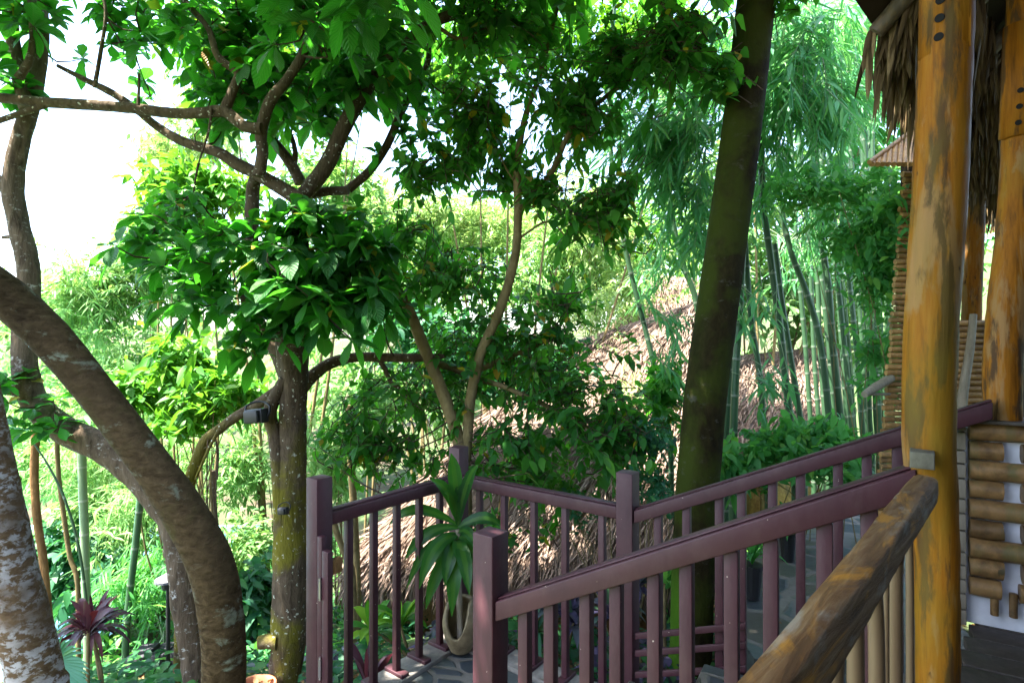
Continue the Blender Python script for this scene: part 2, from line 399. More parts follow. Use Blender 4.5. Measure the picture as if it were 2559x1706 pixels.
def slate_mat(name, rot, scale=(4.2, 8.5, 1)):
    t = NT(name)
    tc = t.n('ShaderNodeTexCoord'); mp = t.n('ShaderNodeMapping'); mp.inputs['Rotation'].default_value = (0, 0, rot)
    t.l(tc.outputs['Object'], mp.inputs['Vector'])
    nz = t.n('ShaderNodeTexNoise'); nz.inputs['Scale'].default_value = 3.5; t.l(mp.outputs[0], nz.inputs['Vector'])
    mx = t.n('ShaderNodeMix'); mx.data_type = 'VECTOR'; mx.inputs[0].default_value = .09
    t.l(mp.outputs[0], mx.inputs[4]); t.l(nz.outputs['Color'], mx.inputs[5])
    sc = t.n('ShaderNodeMapping'); sc.inputs['Scale'].default_value = scale; t.l(mx.outputs[1], sc.inputs['Vector'])
    v = t.n('ShaderNodeTexVoronoi'); v.feature = 'DISTANCE_TO_EDGE'; v.inputs['Scale'].default_value = 1.; v.inputs['Randomness'].default_value = .75
    v2 = t.n('ShaderNodeTexVoronoi'); v2.inputs['Scale'].default_value = 1.; v2.inputs['Randomness'].default_value = .75
    sepc = t.n('ShaderNodeSeparateColor')
    for q in (v, v2): t.l(sc.outputs[0], q.inputs['Vector'])
    t.l(v2.outputs['Color'], sepc.inputs[0])
    tone = t.ramp(sepc.outputs[0], [(0, (.018, .030, .048)), (.25, (.050, .068, .075)), (.45, (.075, .088, .065)), (.65, (.07, .058, .044)), (.85, (.025, .036, .055)), (1, (.09, .09, .085))], 'CONSTANT')
    n = t.noise(t.coords(), 18, 6, .65)
    tone = t.mix(t.math('MULTIPLY', n, .7), tone, (.10, .10, .09))
    edge = t.ramp(v.outputs['Distance'], [(.05, (0, 0, 0)), (.09, (1, 1, 1))])
    mort = t.mix(n, (.09, .083, .07), (.20, .18, .155))
    h = t.math('ADD', t.math('MULTIPLY', edge, .8), t.math('MULTIPLY', n, .4))
    return t.done(t.bsdf(t.mix(edge, mort, tone), t.ramp(edge, [(0, (.9,) * 3), (1, (.45,) * 3)]), h, .6, .012))
M['slate'] = slate_mat('slate_paving', math.radians(37))

# ---------------------------------------------------------------- leaves
PROF = {
    'obovate': [0., .30, .72, 1., .80, .03],
    'ovate': [0., .85, 1., .62, .03],
    'lance': [.12, 1., .75, .02],
    'strap': [.45, .9, 1., .95, .7, .03],
    'tiny': [0., 1., .03],
}
def leaves(B, D, L, W, droop, prof, rnd, fold=.25, twist=0.):
    """many separate leaf blades: base points B, directions D, length, half width"""
    B = np.asarray(B, float); D = np.asarray(D, float); N = len(B)
    D = D / (np.linalg.norm(D, axis=1)[:, None] + 1e-9)
    up = np.tile([0., 0., 1.], (N, 1)) + rng.normal(size=(N, 3)) * twist
    S = np.cross(D, up); S /= np.linalg.norm(S, axis=1)[:, None] + 1e-9
    Nn = np.cross(S, D)
    pr = np.array(PROF[prof]); K = len(pr); ts = np.linspace(0, 1, K)
    L = np.broadcast_to(L, (N,)); W = np.broadcast_to(W, (N,)); droop = np.broadcast_to(droop, (N,))
    c = B[:, None, :] + D[:, None, :] * (L[:, None] * ts)[:, :, None]
    c[:, :, 2] -= (droop * L)[:, None] * (ts ** 2)[None]
    hw = W[:, None] * pr[None]
    wav = rng.normal(size=(N, K)) * .06
    l = c - S[:, None, :] * hw[:, :, None] + Nn[:, None, :] * (hw * (fold + wav))[:, :, None]
    r = c + S[:, None, :] * hw[:, :, None] + Nn[:, None, :] * (hw * (fold - wav))[:, :, None]
    v = np.stack([l, c, r], 2).reshape(N, K * 3, 3)
    f = []
    for k in range(K - 1):
        f += [[k * 3, k * 3 + 1, k * 3 + 4, k * 3 + 3], [k * 3 + 1, k * 3 + 2, k * 3 + 5, k * 3 + 4]]
    f = np.array(f)[None] + (np.arange(N) * K * 3)[:, None, None]
    uv = np.stack([np.tile([-1., 0., 1.], K), np.repeat(ts, 3)], -1)
    return v.reshape(-1, 3), f.reshape(-1, 4), np.tile(uv, (N, 1)), np.repeat(rnd, K * 3)

class Crown:
    def __init__(s): s.p = []; s.mb = MB()
    def add(s, *a, **k):
        v, f, uv, r = leaves(*a, **k); s.mb.add(v, f, uv, r)
    def rosettes(s, tips, axis, n, L, W, prof='obovate', droop=(.1, .5), spread=(45, 105), shade=None):
        B = []; D = []; R = []
        for tp, ax in zip(tips, axis):
            k = int(rng.integers(n[0], n[1] + 1)); ax = ax / np.linalg.norm(ax)
            a = np.cross(ax, [0, .3, 1.]); a /= np.linalg.norm(a); b = np.cross(ax, a)
            off = rng.uniform(0, 6.28); tone = rng.uniform(-.25, .25)
            for i in range(k):
                th = off + 6.283 * i / k + rng.normal() * .25; be = math.radians(rng.uniform(*spread))
                D.append(ax * math.cos(be) + (a * math.cos(th) + b * math.sin(th)) * math.sin(be))
                B.append(tp - ax * rng.uniform(0, .03)); R.append(np.clip(rng.beta(2, 2) * .92 + tone, 0, .95) if rng.random() > .02 else rng.uniform(.965, 1))
        N = len(B)
        sc = rng.uniform(.5, 1.12, N)
        s.add(np.array(B), np.array(D), rng.uniform(*L, N) * sc, rng.uniform(*W, N) * sc, rng.uniform(*droop, N), prof, np.array(R), twist=.25)
    def sprays(s, tips, dirs, n, L, W, ln=.3, prof='ovate', droop=(.1, .5), hang=.5, stem=None, yellow=.025, open_=1.):
        B = []; D = []; R = []
        for tp, d in zip(tips, dirs):
            d = d / np.linalg.norm(d); k = int(rng.integers(n[0], n[1] + 1)); tone = rng.uniform(-.18, .18)
            a = np.cross(d, [0, 0, 1.]); a /= np.linalg.norm(a) + 1e-6
            for i in range(k):
                t = (i + .5) / k; sd = 1 if i % 2 else -1
                B.append(tp + d * ln * (t - 1) + np.array([0, 0, -.12 * ln * t * t]))
                D.append(d * .8 + a * sd * rng.uniform(.4, 1.1) * open_ + rng.normal(size=3) * .25 + np.array([0, 0, -hang * rng.uniform(.3, 1.)]))
                R.append(np.clip(rng.beta(2, 2) * .92 + tone, 0, .95) if rng.random() > yellow else rng.uniform(.965, 1))
            if stem is not None:
                stem.tube([tp - d * ln * 1.3, tp - d * ln * .5 + np.array([0, 0, .01]), tp], [.004, .003, .0015], 3, .2, cap=False, smooth=False)
        N = len(B); sc = rng.uniform(.5, 1.15, N)
        s.add(np.array(B), np.array(D), rng.uniform(*L, N) * sc, rng.uniform(*W, N) * sc, rng.uniform(*droop, N), prof, np.array(R), twist=.4)
    def build(s, name, mat, parent): return s.mb.build(name, mat, parent, smooth=True)

GAPS = []
def tips_in(px, py, rx, ry, d, rd, n, gaps=(), shell=.2, flat=1.):
    """points inside a leafy mass whose middle is seen at (px,py) at distance d"""
    out = []
    c = P(px, py, d)
    while len(out) < n:
        v = rng.normal(size=3); v /= np.linalg.norm(v); v *= min(1.45, .12 + abs(rng.normal()) * .3 + rng.uniform(0, .62))
        q = c + np.array([v[0] * rx / F * d, v[1] * rd, v[2] * ry / F * d])
        if q[1] < (.9 if py > -300 else .2): continue
        sx = 1176 + q[0] / q[1] * F; sy = 790 - (q[2] - EYE) / q[1] * F
        if any(((sx - g[0]) / g[2]) ** 2 + ((sy - g[1]) / g[3]) ** 2 < 1 and rng.random() < .9 for g in gaps): continue
        out.append((q, v))
    return np.array([o[0] for o in out]), np.array([o[1] for o in out])

def twig(mb, tip, nodes, r0=.007, sag=.04):
    d = np.linalg.norm(nodes - tip, axis=1); b = nodes[np.argmin(d + (nodes[:, 2] > tip[2] + .2) * .3)]
    if np.linalg.norm(b - tip) > .8: return None
    if np.linalg.norm(b - tip) < .02: return None
    m = (b + tip) / 2 + (rng.normal(size=3) * .12 + np.array([0, 0, -.1])) * np.linalg.norm(b - tip)
    L_ = min(1., np.linalg.norm(b - tip) / .4 + .25)
    mb.tube([b, m, tip], [r0 * 1.4 * L_, r0 * L_, r0 * .4], 4, .12, cap=False)
    return m[None]

# =================================================================== SETTING
def sstep(a, b, x): t = np.clip((x - a) / (b - a), 0, 1); return t * t * (3 - 2 * t)
def ground_z(x, y):
    x = np.asarray(x, float); y = np.asarray(y, float)
    z = -.5 - .33 * np.clip(y - 4, 0, 5.2) - .10 * np.clip(-x, 0, 5)
    z = z + sstep(1.15, 2.1, x - .25 * (y - 3.4)) * .62 + sstep(2.5, 6, x) * .5
    z = z + .16 * np.clip(y - 14, 0, 30) + .05 * np.clip(-x - 9, 0, 30) + .2 * np.clip(x - 9, 0, 30)
    z = z + .05 * np.sin(2.1 * x + .7 * y) + .04 * np.sin(1.3 * y - 2.7 * x)
    pool = sstep(-4.6, -5.4, x) * sstep(5.6, 6.2, y) * sstep(10.4, 9.6, y)
    return z * (1 - pool) + pool * (-2.1)
gx = np.concatenate([np.linspace(-60, -8, 30), np.linspace(-7.6, 7.6, 96), np.linspace(8, 60, 30)])
gy = np.concatenate([np.linspace(-20, -1, 10), np.linspace(-.7, 12, 96), np.linspace(12.5, 70, 40)])
X, Y = np.meshgrid(gx, gy, indexing='ij')
v = np.stack([X, Y, ground_z(X, Y)], -1).reshape(-1, 3)
i, j = np.meshgrid(np.arange(len(gx) - 1), np.arange(len(gy) - 1), indexing='ij'); k = len(gy)
f = np.stack([i * k + j, (i + 1) * k + j, (i + 1) * k + j + 1, i * k + j + 1], -1).reshape(-1, 4)
tag(link('ground', arrays_mesh('ground', v, f), M['ground'], smooth=True), kind='structure')

mb = MB(); mb.add([[-16, 5.6, -1.55], [-4.7, 5.6, -1.55], [-4.7, 10.5, -1.55], [-16, 10.5, -1.55]], [[0, 1, 2, 3]])
tag(mb.build('water', M['water']), kind='structure')

C_ = np.array([-.335, 3.51, 0]); R_ = np.array([.585, 2.82, 0]); P1 = np.array([-.935, 2.71, 0]); N_ = np.array([-.075, 1.94, 0])
def slab(pts, z1, z0, name, mat):
    pts = np.asarray(pts, float); n = len(pts); mb = MB()
    top = np.column_stack([pts[:, 0], pts[:, 1], np.full(n, z1)]); bot = top.copy(); bot[:, 2] = z0
    v = np.vstack([top, bot, top.mean(0)[None]])
    f = [[k, (k + 1) % n, 2 * n, 2 * n] for k in range(n)] + [[k, k + n, (k + 1) % n + n, (k + 1) % n] for k in range(n)]
    mb.add(v, f); return tag(mb.build(name, mat), kind='structure')
e = .09
front = P1 - U_ * .9 - V_ * .1
slab([(C_ + U_ * e - V_ * e)[:2], (P1 - V_ * e - U_ * .75)[:2], (N_ - U_ * .85 + V_ * .02)[:2], (N_ + V_ * .1 - U_ * .1)[:2], (R_ + V_ * .1 + U_ * e)[:2]], 0., -1.3, 'landing_paving', M['slate'])
# mortar kerbs the balusters stand in
mb = MB(); mb.beam(C_ + np.array([0, 0, .012]) + U_ * .05, P1 + np.array([0, 0, .012]) - U_ * .04, .17, .032)
mb.beam(C_ + np.array([0, 0, .0125]) + V_ * .09, R_ + np.array([0, 0, .0125]) + V_ * .04, .17, .030)
tag(mb.build('kerb', M['mortar'], bevel=.006), kind='structure')
# three slate steps climbing from the landing to the deck
mb = MB()
side = np.array([.527, .85, 0.])
A0 = N_ + W_ * .12 - side * .07; wid = 1.12
for s_, (t0, t1, z) in enumerate(((.0, .36, .19), (.36, .72, .38), (.72, 1.22, .57))):
    a = A0 + W_ * t0; b = A0 + W_ * t1; top = np.array([0, 0, z])
    q = [a, b, b + side * wid, a + side * wid]
    mb.hexa([p + np.array([0, 0, -.9]) for p in q] + [p + top for p in q])
tag(mb.build('stone_steps', M['slate'], bevel=.008), kind='structure')
slab([(1.3, 3.0), (2.2, 2.55), (3.2, 3.7), (5.2, 5.6), (4.4, 6.8), (2.3, 4.9), (1.36, 3.75)], .165, -.9, 'path', slate_mat('path_slate', .6, (2.6, 3.4, 1)))

# =================================================================== PURPLE RAILINGS
PS = .088
def post(mb, p, z0, z1):
    mb.box(np.array([p[0], p[1], (z0 + z1) / 2]), PS, PS, z1 - z0, U_, V_)
def baluster(parent, p, z0, z1, ax=U_, ay=V_, s=.034, foot=None):
    mb = MB(); mb.box(np.array([p[0], p[1], (z0 + z1) / 2]), s, s, z1 - z0, ax, ay)
    b = mb.build('baluster', M['purple'], parent, bevel=.002)
    if foot is not None:
        m2 = MB(); m2.box(np.array([p[0], p[1], z0 + .004]), .05, .15, .026, *foot)
        m2.build('foot', M['purple'], b, bevel=.003)
ZT = 1.03
t1 = thing('landing_railing', 'purple-brown railing with three square posts enclosing two sides of the slate landing', 'railing', C_)
for p in (P1, C_, R_):
    mb = MB(); post(mb, p, -.15, 1.206); mb.build('post', M['purple'], t1, bevel=.003)
def handrail(parent, a, b, za, zb, w=.078, h=.062):
    d = (b - a) / np.linalg.norm(b - a)
    mb = MB(); mb.beam(a + np.array([0, 0, za - h / 2]), b + np.array([0, 0, zb - h / 2]), w, h)
    mb.beam(a + np.array([0, 0, za + .004]), b + np.array([0, 0, zb + .004]), w * .62, .008)
    mb.build('handrail', M['purple'], parent, bevel=.006)
handrail(t1, P1 + U_ * PS / 2, C_ - U_ * PS / 2, ZT, ZT)
handrail(t1, C_ + V_ * PS / 2, R_ - V_ * PS / 2, ZT, ZT)
for s in (.17, .33, .49, .66, .83):
    baluster(t1, P1 + U_ * s, .03, ZT - .061, U_, V_, foot=(U_, V_))
for s in (.15, .315, .5, .68, .875):
    baluster(t1, C_ + V_ * s * 1.15, .03, ZT - .061, U_, V_, foot=(V_, U_))

def x_on_line(o, d, px):
    q = (px - 1176) / F; return (q * o[1] - o[0]) / (d[0] - q * d[1])
t2 = thing('ramp_railing', 'long purple-brown railing behind the steps, climbing from the landing to the second pillar', 'railing', R_)
zf = lambda t: 1.004 + .449 * t
handrail(t2, R_ + W_ * .045, R_ + W_ * 1.41, zf(.045), zf(1.41))
for px in (1512, 1577, 1652, 1703, 1774, 1838, 1924, 1990, 2060, 2130):
    t = x_on_line(R_, W_, px)
    baluster(t2, R_ + W_ * t, max(-.1, .03 + .5 * t - .12), zf(t) - .06, side, W_, s=.036)
for za in (.215, .32, .406):
    mb = MB(); mb.beam(R_ + W_ * .05 - side * .03 + np.array([0, 0, za]), R_ + W_ * .56 - side * .03 + np.array([0, 0, za + .185]), .014, .030)
    mb.build('slat', M['purple'], t2, bevel=.002)
t3 = thing('ramp_railing', 'nearest purple-brown railing, thick end post in front, climbing beside the steps to the main pillar', 'railing', N_)
mb = MB(); post(mb, N_, -.4, 1.2); mb.build('post', M['purple'], t3, bevel=.004)
zn = lambda t: .958 + .505 * t
handrail(t3, N_ + W_ * .045, N_ + W_ * 1.2, zn(.045), zn(1.2), h=.066)
for px in (1206, 1265, 1347, 1416, 1503, 1577, 1680, 1770, 1893, 1995):
    t = x_on_line(N_, W_, px)
    baluster(t3, N_ + W_ * t, .0 if t < .15 else .45 * t - .3, zn(t) - .065, side, W_, s=.036)
# gate leaf folded back against the end post
g = thing('gate', 'narrow purple-brown gate leaf hinged to the left landing post, its rail ends broken', 'gate', P1)
mb = MB(); mb.box(P1 + V_ * .062 - U_ * .028 + np.array([0, 0, .45]), .03, .036, .98, U_, V_); mb.build('jamb', M['purple'], g, bevel=.003)
mb = MB(); mb.box(P1 + V_ * .108 - U_ * .03 + np.array([0, 0, .41]), .03, .046, .94, U_, V_); sl = mb.build('stile', M['purple'], g, bevel=.003)
for z in (.80, .06):
    mb = MB(); mb.box(P1 + V_ * .112 + U_ * .012 + np.array([0, 0, z]), .055, .03, .07, U_, V_); mb.build('rail_end', M['bark_orange'], sl, bevel=.003)
for z in (.70, .33):
    mb = MB(); q = P1 + V_ * .079 - U_ * .05 + np.array([0, 0, z])
    mb.tube([q - [0, 0, .04], q + [0, 0, .04]], .0075, 10, .02, smooth=False)
    for zz in (-.047, .047): mb.tube([q + [0, 0, zz - .006], q + [0, 0, zz + .006]], .0055, 8, .02, smooth=False)
    mb.build('hinge', M['steel'], g, smooth=False)

# =================================================================== THATCHED BUILDING (right)
FD = np.array([.72, .694, 0]); FN = np.array([.694, -.72, 0]); PIL1 = np.array([.97, 1.30, 0])
DECK = .75
# deck
mb = MB()
for kx in range(28):
    a = PIL1 + W_ * (.02) + side * (-2.1 + .125 * kx) 
    p0 = a + W_ * -.02; 
    lo = 0.02
    # cut each board where it reaches the open edge of the building
    s0 = float(np.dot(p0 - PIL1, FN)); ww = float(np.dot(W_, FN))
    t0 = (-.06 - s0) / ww
    q0 = p0 + W_ * t0; q1 = p0 + W_ * (t0 + 3.2)
    mb.beam(q0 + [0, 0, DECK - .02 - .0015 * (kx % 3)], q1 + [0, 0, DECK - .02 - .0015 * (kx % 3)], .12, .04, r=rng.random())
tag(mb.build('deck', M['plank'], bevel=.003), kind='structure')

def log_pillar(name, label, path, rad, n, seed, sleeve=None, holes=None):
    t = thing(name, label, 'pillar', path[0])
    mb = MB(); mb.tube(path, rad, n, .03, rough=.028, seed=seed); mb.build('shaft', M['honey'], t, smooth=True)
    if sleeve is not None:
        a, b, r, ang = sleeve
        mb = MB(); th = np.linspace(ang - 1.0, ang + 1.0, 13); a = np.asarray(a); b = np.asarray(b)
        ring = np.stack([np.cos(th), np.sin(th), 0 * th], -1)
        v = np.vstack([a + ring * r, b + ring * r, a + ring * (r - .03), b + ring * (r - .03)]); m = 13
        f = []
        for k in range(m - 1):
            f += [[k, k + 1, m + k + 1, m + k], [2 * m + k, k, k, k] if False else [2 * m + k, 2 * m + k + 1, k + 1, k], [m + k, m + k + 1, 3 * m + k + 1, 3 * m + k]]
        f += [[0, m, 3 * m, 2 * m], [m - 1, 2 * m - 1 + 0, 4 * m - 1, 3 * m - 1]]
        mb.add(v, f); s = mb.build('brace_block', M['honey'], t, smooth=False)
        for h in holes:
            c = a + (b - a) * h[0] + np.array([math.cos(ang + h[1]), math.sin(ang + h[1]), 0]) * (r - .004)
            dr = np.array([math.cos(ang + h[1]), math.sin(ang + h[1]), 0])
            mb = MB(); mb.tube([c, c + dr * .0065], h[2], 16, .02, smooth=False); mb.build('bolt_hole', M['hole'], s)  # raised black disc, its colour stands in for the shade inside a bolt hole
    return t
p_top = P(2186, -80, 1.30); p_top2 = P(2190, -300, 1.3)
ang1 = math.atan2(-1.0, -.92)
sa = P(2173, 134, 1.305); sb = P(2179, -200, 1.305)
log_pillar('log_pillar', 'thick honey-coloured log pillar in front, where the weathered log rail ends', 
           [P(2150, 1700, 1.3), P(2148, 1300, 1.3), P(2138, 1130, 1.3), P(2131, 1000, 1.3), P(2135, 800, 1.3), P(2154, 500, 1.3), P(2173, 150, 1.3), P(2184, -100, 1.3), P(2190, -400, 1.3)],
           [.042, .044, .050, .0525, .053, .053, .0525, .052, .052], 28, 3,
           (sa, sb, .0575, ang1), [(.09, -.12, .0095), (.215, -.1, .0095), (.335, -.08, .0095), (.46, -.06, .0095)])
p2z = 1.545
P2 = np.array([1.9, 2.135, 0])
sa2 = P(2340, 318, 2.13); sb2 = P(2352, 60, 2.13)
log_pillar('log_pillar', 'second honey-coloured log pillar standing on the low log wall at the right edge', 
           [P(2303, 966, 2.135), P(2303, 850, 2.135), P(2314, 690, 2.135), P(2334, 515, 2.135), P(2347, 320, 2.135), P(2358, 60, 2.135), P(2362, -60, 2.135)],
           [.058, .060, .061, .060, .059, .058, .057], 24, 9, (sa2, sb2, .064, math.atan2(-.9, -1)), [(.10, .1, .010), (.24, .12, .010), (.38, .14, .010)])
log_pillar('log_post', 'slim brown log post seen between the two honey pillars, under a pale thatch tassel',
           [P(2231, 1000, 4.3), P(2231, 740, 4.3), P(2238, 600, 4.3), P(2243, 500, 4.3), P(2248, 380, 4.3)], [.066, .064, .06, .058, .056], 14, 15)

# weathered log rail with bamboo balusters
tr = thing('log_rail', 'dark weathered log rail on bamboo poles, running from the main pillar towards the viewer', 'rail', PIL1)
lo = np.array([.185, .5, 1.538]); hi = np.array([.861, 1.2, 1.572]); dd = (hi - lo) / np.linalg.norm(hi - lo)
sd = np.array([dd[1], -dd[0], 0])
ca = lo - dd * .75 + sd * .023 + [0, 0, -.033]; cb = hi + dd * .015 + sd * .023 + [0, 0, -.033]
prof = np.array([1.0 if k in (0,) else 1 for k in range(16)], float)
mb = MB()
L = np.linalg.norm(cb - ca); nst = 60
th = np.linspace(0, 2 * math.pi, 20, endpoint=False)
vv = []; g_ = np.random.default_rng(4); ph = g_.uniform(0, 6, 6)
for k in range(nst):
    tt = k / (nst - 1); c = ca + (cb - ca) * tt
    wv = .003 * np.sin(3 * th + 5 * tt * L + ph[0]) + .002 * np.sin(5 * th - 9 * tt * L + ph[1]) + g_.normal(size=20) * .0007
    ex = .022 * np.sign(np.cos(th)) * np.abs(np.cos(th)) ** .34; ez = .033 * np.sign(np.sin(th)) * np.abs(np.sin(th)) ** .36
    ez = np.where(ez < 0, ez * (1.0 - .25 * np.abs(np.cos(th))), ez)
    sc = 1 + wv / .03 * .5
    taper = 1 - .12 * max(0, (tt - .985) / .015) ** 2
    vv.append(c[None] + sd[None] * (ex * sc * taper)[:, None] + np.array([[0, 0, 1.]]) * (ez * sc * taper)[:, None])
vv = np.array(vv).reshape(-1, 3)
i, j = np.meshgrid(np.arange(nst - 1), np.arange(20), indexing='ij')
f = np.stack([i * 20 + j, i * 20 + (j + 1) % 20, (i + 1) * 20 + (j + 1) % 20, (i + 1) * 20 + j], -1).reshape(-1, 4)
mb.add(vv, f)
mb.add(np.vstack([vv[-20:], cb[None] + dd * .004]), [[k, (k + 1) % 20, 20, 20] for k in range(20)])
t = NT('weathered_log_along')
tc = t.n('ShaderNodeTexCoord'); mp = t.n('ShaderNodeMapping'); mp.inputs['Rotation'].default_value = (0, 0, -math.atan2(dd[1], dd[0])); t.l(tc.outputs['Object'], mp.inputs['Vector'])
mp2 = t.n('ShaderNodeMapping'); mp2.inputs['Scale'].default_value = (.12, 1, 1); t.l(mp.outputs[0], mp2.inputs['Vector'])
mp3 = t.n('ShaderNodeMapping'); mp3.inputs['Scale'].default_value = (.35, 1, 1); t.l(mp.outputs[0], mp3.inputs['Vector'])
gr = t.noise(mp2.outputs[0], 60, 6, .6, .4); pt = t.noise(mp3.outputs[0], 16, 5, .6, .8)
col = t.ramp(gr, [(.25, (.05, .025, .009)), (.5, (.14, .070, .023)), (.75, (.25, .16, .08))])
col = t.mix(t.ramp(pt, [(.53, (0, 0, 0)), (.62, (.8, .8, .8))]), col, (.40, .18, .016))
col = t.mix(t.ramp(t.noise(mp3.outputs[0], 25, 4), [(.58, (0, 0, 0)), (.68, (.6, .6, .6))]), col, (.26, .24, .20))
rail_mat = t.done(t.bsdf(col, .8, gr, .8, .01, .25))
mb.build('log', rail_mat, tr, smooth=True)
for px, r, top in ((1921, .0108, 0), (1963, .0112, 0), (2006, .0115, 0), (2034, .005, 0), (2056, .0125, 0), (2086, .0068, 0), (1876, .0105, 0), (1826, .011, 0), (1765, .011, 0)):
    o = ca + [0, 0, 0]; tq = x_on_line(o, dd, px); c = o + dd * tq
    mb = MB(); jx = rng.normal() * .004
    mb.tube([[c[0], c[1], DECK - .1], [c[0] + jx, c[1], c[2] - .2], [c[0], c[1], c[2] - .02]], [r, r * .97, r * .92], 12, .02, node=.28)
    mb.build('bamboo_pole', M['dry_bamboo'], tr, smooth=True)
mb = MB(); q = P(2117, 1056, 1.235); dq = np.array([q[0], q[1], 0]); dq /= np.linalg.norm(dq); sq = np.array([dq[1], -dq[0], 0])
mb.box(q + dq * .03, .045, .08, .036, sq, dq); mb.build('tenon', wood_mat('weathered_end_grain', (.115, .105, .075), (.16, .15, .11), (.05, .045, .03), rough=.85, stretch=.6, scale=60, patch=(.05, .04, .025), patch_t=.62), tr, bevel=.002)

# low wall of stacked logs with white plaster behind
A = np.array([1.77, 2.2, 0]); wallL = .95; back = np.array([.527, .85, 0.])
tw = thing('log_wall', 'low wall of stacked bamboo logs over white plaster under the second pillar', 'wall', A)
mb = MB(); c = A + W_ * wallL / 2 + back * .075; mb.box(c + [0, 0, (DECK + 1.515) / 2], wallL - .02, .09, 1.515 - DECK, W_, back); mb.build('plaster_panel', M['plaster'], tw, bevel=.004)
rh = .0755; rowz = 1.55 - rh / 2
def wall_log(a, b, z, r):
    mb = MB(); p0 = A + W_ * a; p1 = A + W_ * b
    mb.tube([p0 + [0, 0, z], (p0 + p1) / 2 + [0, 0, z + rng.normal() * .0015], p1 + [0, 0, z]], [r, r * 1.0, r * .98], 16, .03, rough=.035, seed=int(z * 1000)); mb.build('log', M['walllog'], tw, smooth=True)
for k in range(9):
    z = rowz - k * rh
    if k % 2 == 0 and k < 8: wall_log(.025, wallL, z, rh * .5)
    else:
        e = .125 if k < 8 else .118
        wall_log(.025, e, z, rh * .47); wall_log(e + .055, e + .055 + .17, z, rh * .47); wall_log(e + .30, wallL, z, rh * .47)
mb = MB()
zz = DECK
while zz < 1.53:
    h = rng.uniform(.05, .09); mb.box(A + W_ * -.004 + back * .012 + [0, 0, zz + h / 2], .036, .06, h - .006, W_, back); zz += h
mb.build('end_strip', M['pale_wood'], tw, bevel=.003)
mb = MB(); mb.box(A + W_ * .45 + back * .02 + [0, 0, 1.556], .98, .2, .014, W_, back); mb.build('coping_board', M['plank'], tw, bevel=.003)
for a, z in ((.10, .90), (.155, .905)):
    mb = MB(); p = A + W_ * a; mb.tube([p + [0, 0, z - .09], p + [0, 0, z]], .013, 10, .05, smooth=False); mb.build('peg', M['walllog'], tw, smooth=True)

# roof over deck: dark thatch, eave along the open side
RO = PIL1 - FN * .35
def roofpt(t, s, z): 
    q = RO + FD * t + FN * s; return np.array([q[0], q[1], z])
roof = thing('thatched_building', 'dark palm-thatch roof with ragged hanging eave above the honey pillars', 'building', roofpt(0, 0, 3.15))
mb = MB(); ridge = 3.4; sl = .95
ts = (-5.0, 5.6); z0 = 3.15
def prism(mb, s0, s1, zz0, zz1, th):
    q = [roofpt(ts[0], s0, zz0), roofpt(ts[0], s1, zz1), roofpt(ts[1], s1, zz1), roofpt(ts[1], s0, zz0)]
    mb.hexa([p for p in q] + [p + [0, 0, th] for p in q])
prism(mb, .0, ridge, z0, z0 + ridge * sl, .22); prism(mb, ridge, 2 * ridge, z0 + ridge * sl, z0, .22)
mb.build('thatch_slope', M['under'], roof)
mb = MB(); q = [roofpt(-4.9, 3.0, 0), roofpt(-4.9, 3.12, 0), roofpt(3.4, 3.12, 0), roofpt(3.4, 3.0, 0)]
mb.hexa([p + [0, 0, .3] for p in q] + [p + [0, 0, 5.6] for p in q]); mb.build('unseen_back_wall', M['plank'], roof)  # wall behind the camera, never seen, added to cut fill light on the railings
mb = MB(); q = [roofpt(-5.0, -.1, 0), roofpt(-5.0, 6, 0), roofpt(-4.9, 6, 0), roofpt(-4.9, -.1, 0)]
mb.hexa([p + [0, 0, .3] for p in q] + [p + [0, 0, 3.2] for p in q]); mb.build('end_wall', M['plank'], roof)
for t_ in np.arange(1.0, 5.6, .55):
    m2 = MB(); m2.tube([roofpt(t_, .02, z0 - .05), roofpt(t_, 1.6, z0 + 1.6 * sl - .05)], .035, 8, .3, smooth=False); m2.build('rafter', M['oldlog'], roof, smooth=True)
# hanging leaf strips
B = []; D = []; Ls = []; Ws = []; R = []
t = 1.02
while t < 5.6:
    for k in range(12):
        s = rng.uniform(-.02, .3); tt = t + rng.uniform(-.02, .02)
        B.append(roofpt(tt, s, z0 + s * sl - .01)); dn = np.array([0, 0, -1.]) + rng.normal(size=3) * np.array([.09, .09, 0]) - FN * .06
        if t < 1.12: dn += -FD * rng.uniform(0, .12)
        D.append(dn); Ls.append(rng.uniform(.14, .32) * (1.0 if rng.random() < .94 else 1.3)); Ws.append(rng.uniform(.006, .016)); R.append(rng.beta(1.6, 2))
    t += .021
c = Crown(); c.add(np.array(B), np.array(D), np.array(Ls), np.array(Ws), 0., 'strap', np.array(R), fold=.5, twist=1.0)
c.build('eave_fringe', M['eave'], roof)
# long strips sweeping down inside
B = []; D = []; Ls = []; Ws = []; R = []
for k in range(900):
    t_ = rng.uniform(1.8, 5.4); s = rng.uniform(.55, 1.7)
    B.append(roofpt(t_, s, z0 + s * sl - .02)); D.append(-FN * 1. - np.array([0, 0, 1.05]) + rng.normal(size=3) * .25)
    Ls.append(rng.uniform(.3, .7)); Ws.append(rng.uniform(.006, .014)); R.append(rng.beta(1.5, 2.5))
c = Crown(); c.add(np.array(B), np.array(D), np.array(Ls), np.array(Ws), .15, 'strap', np.array(R), fold=.5, twist=1.0)
c.build('inner_thatch', M['eave'], roof)

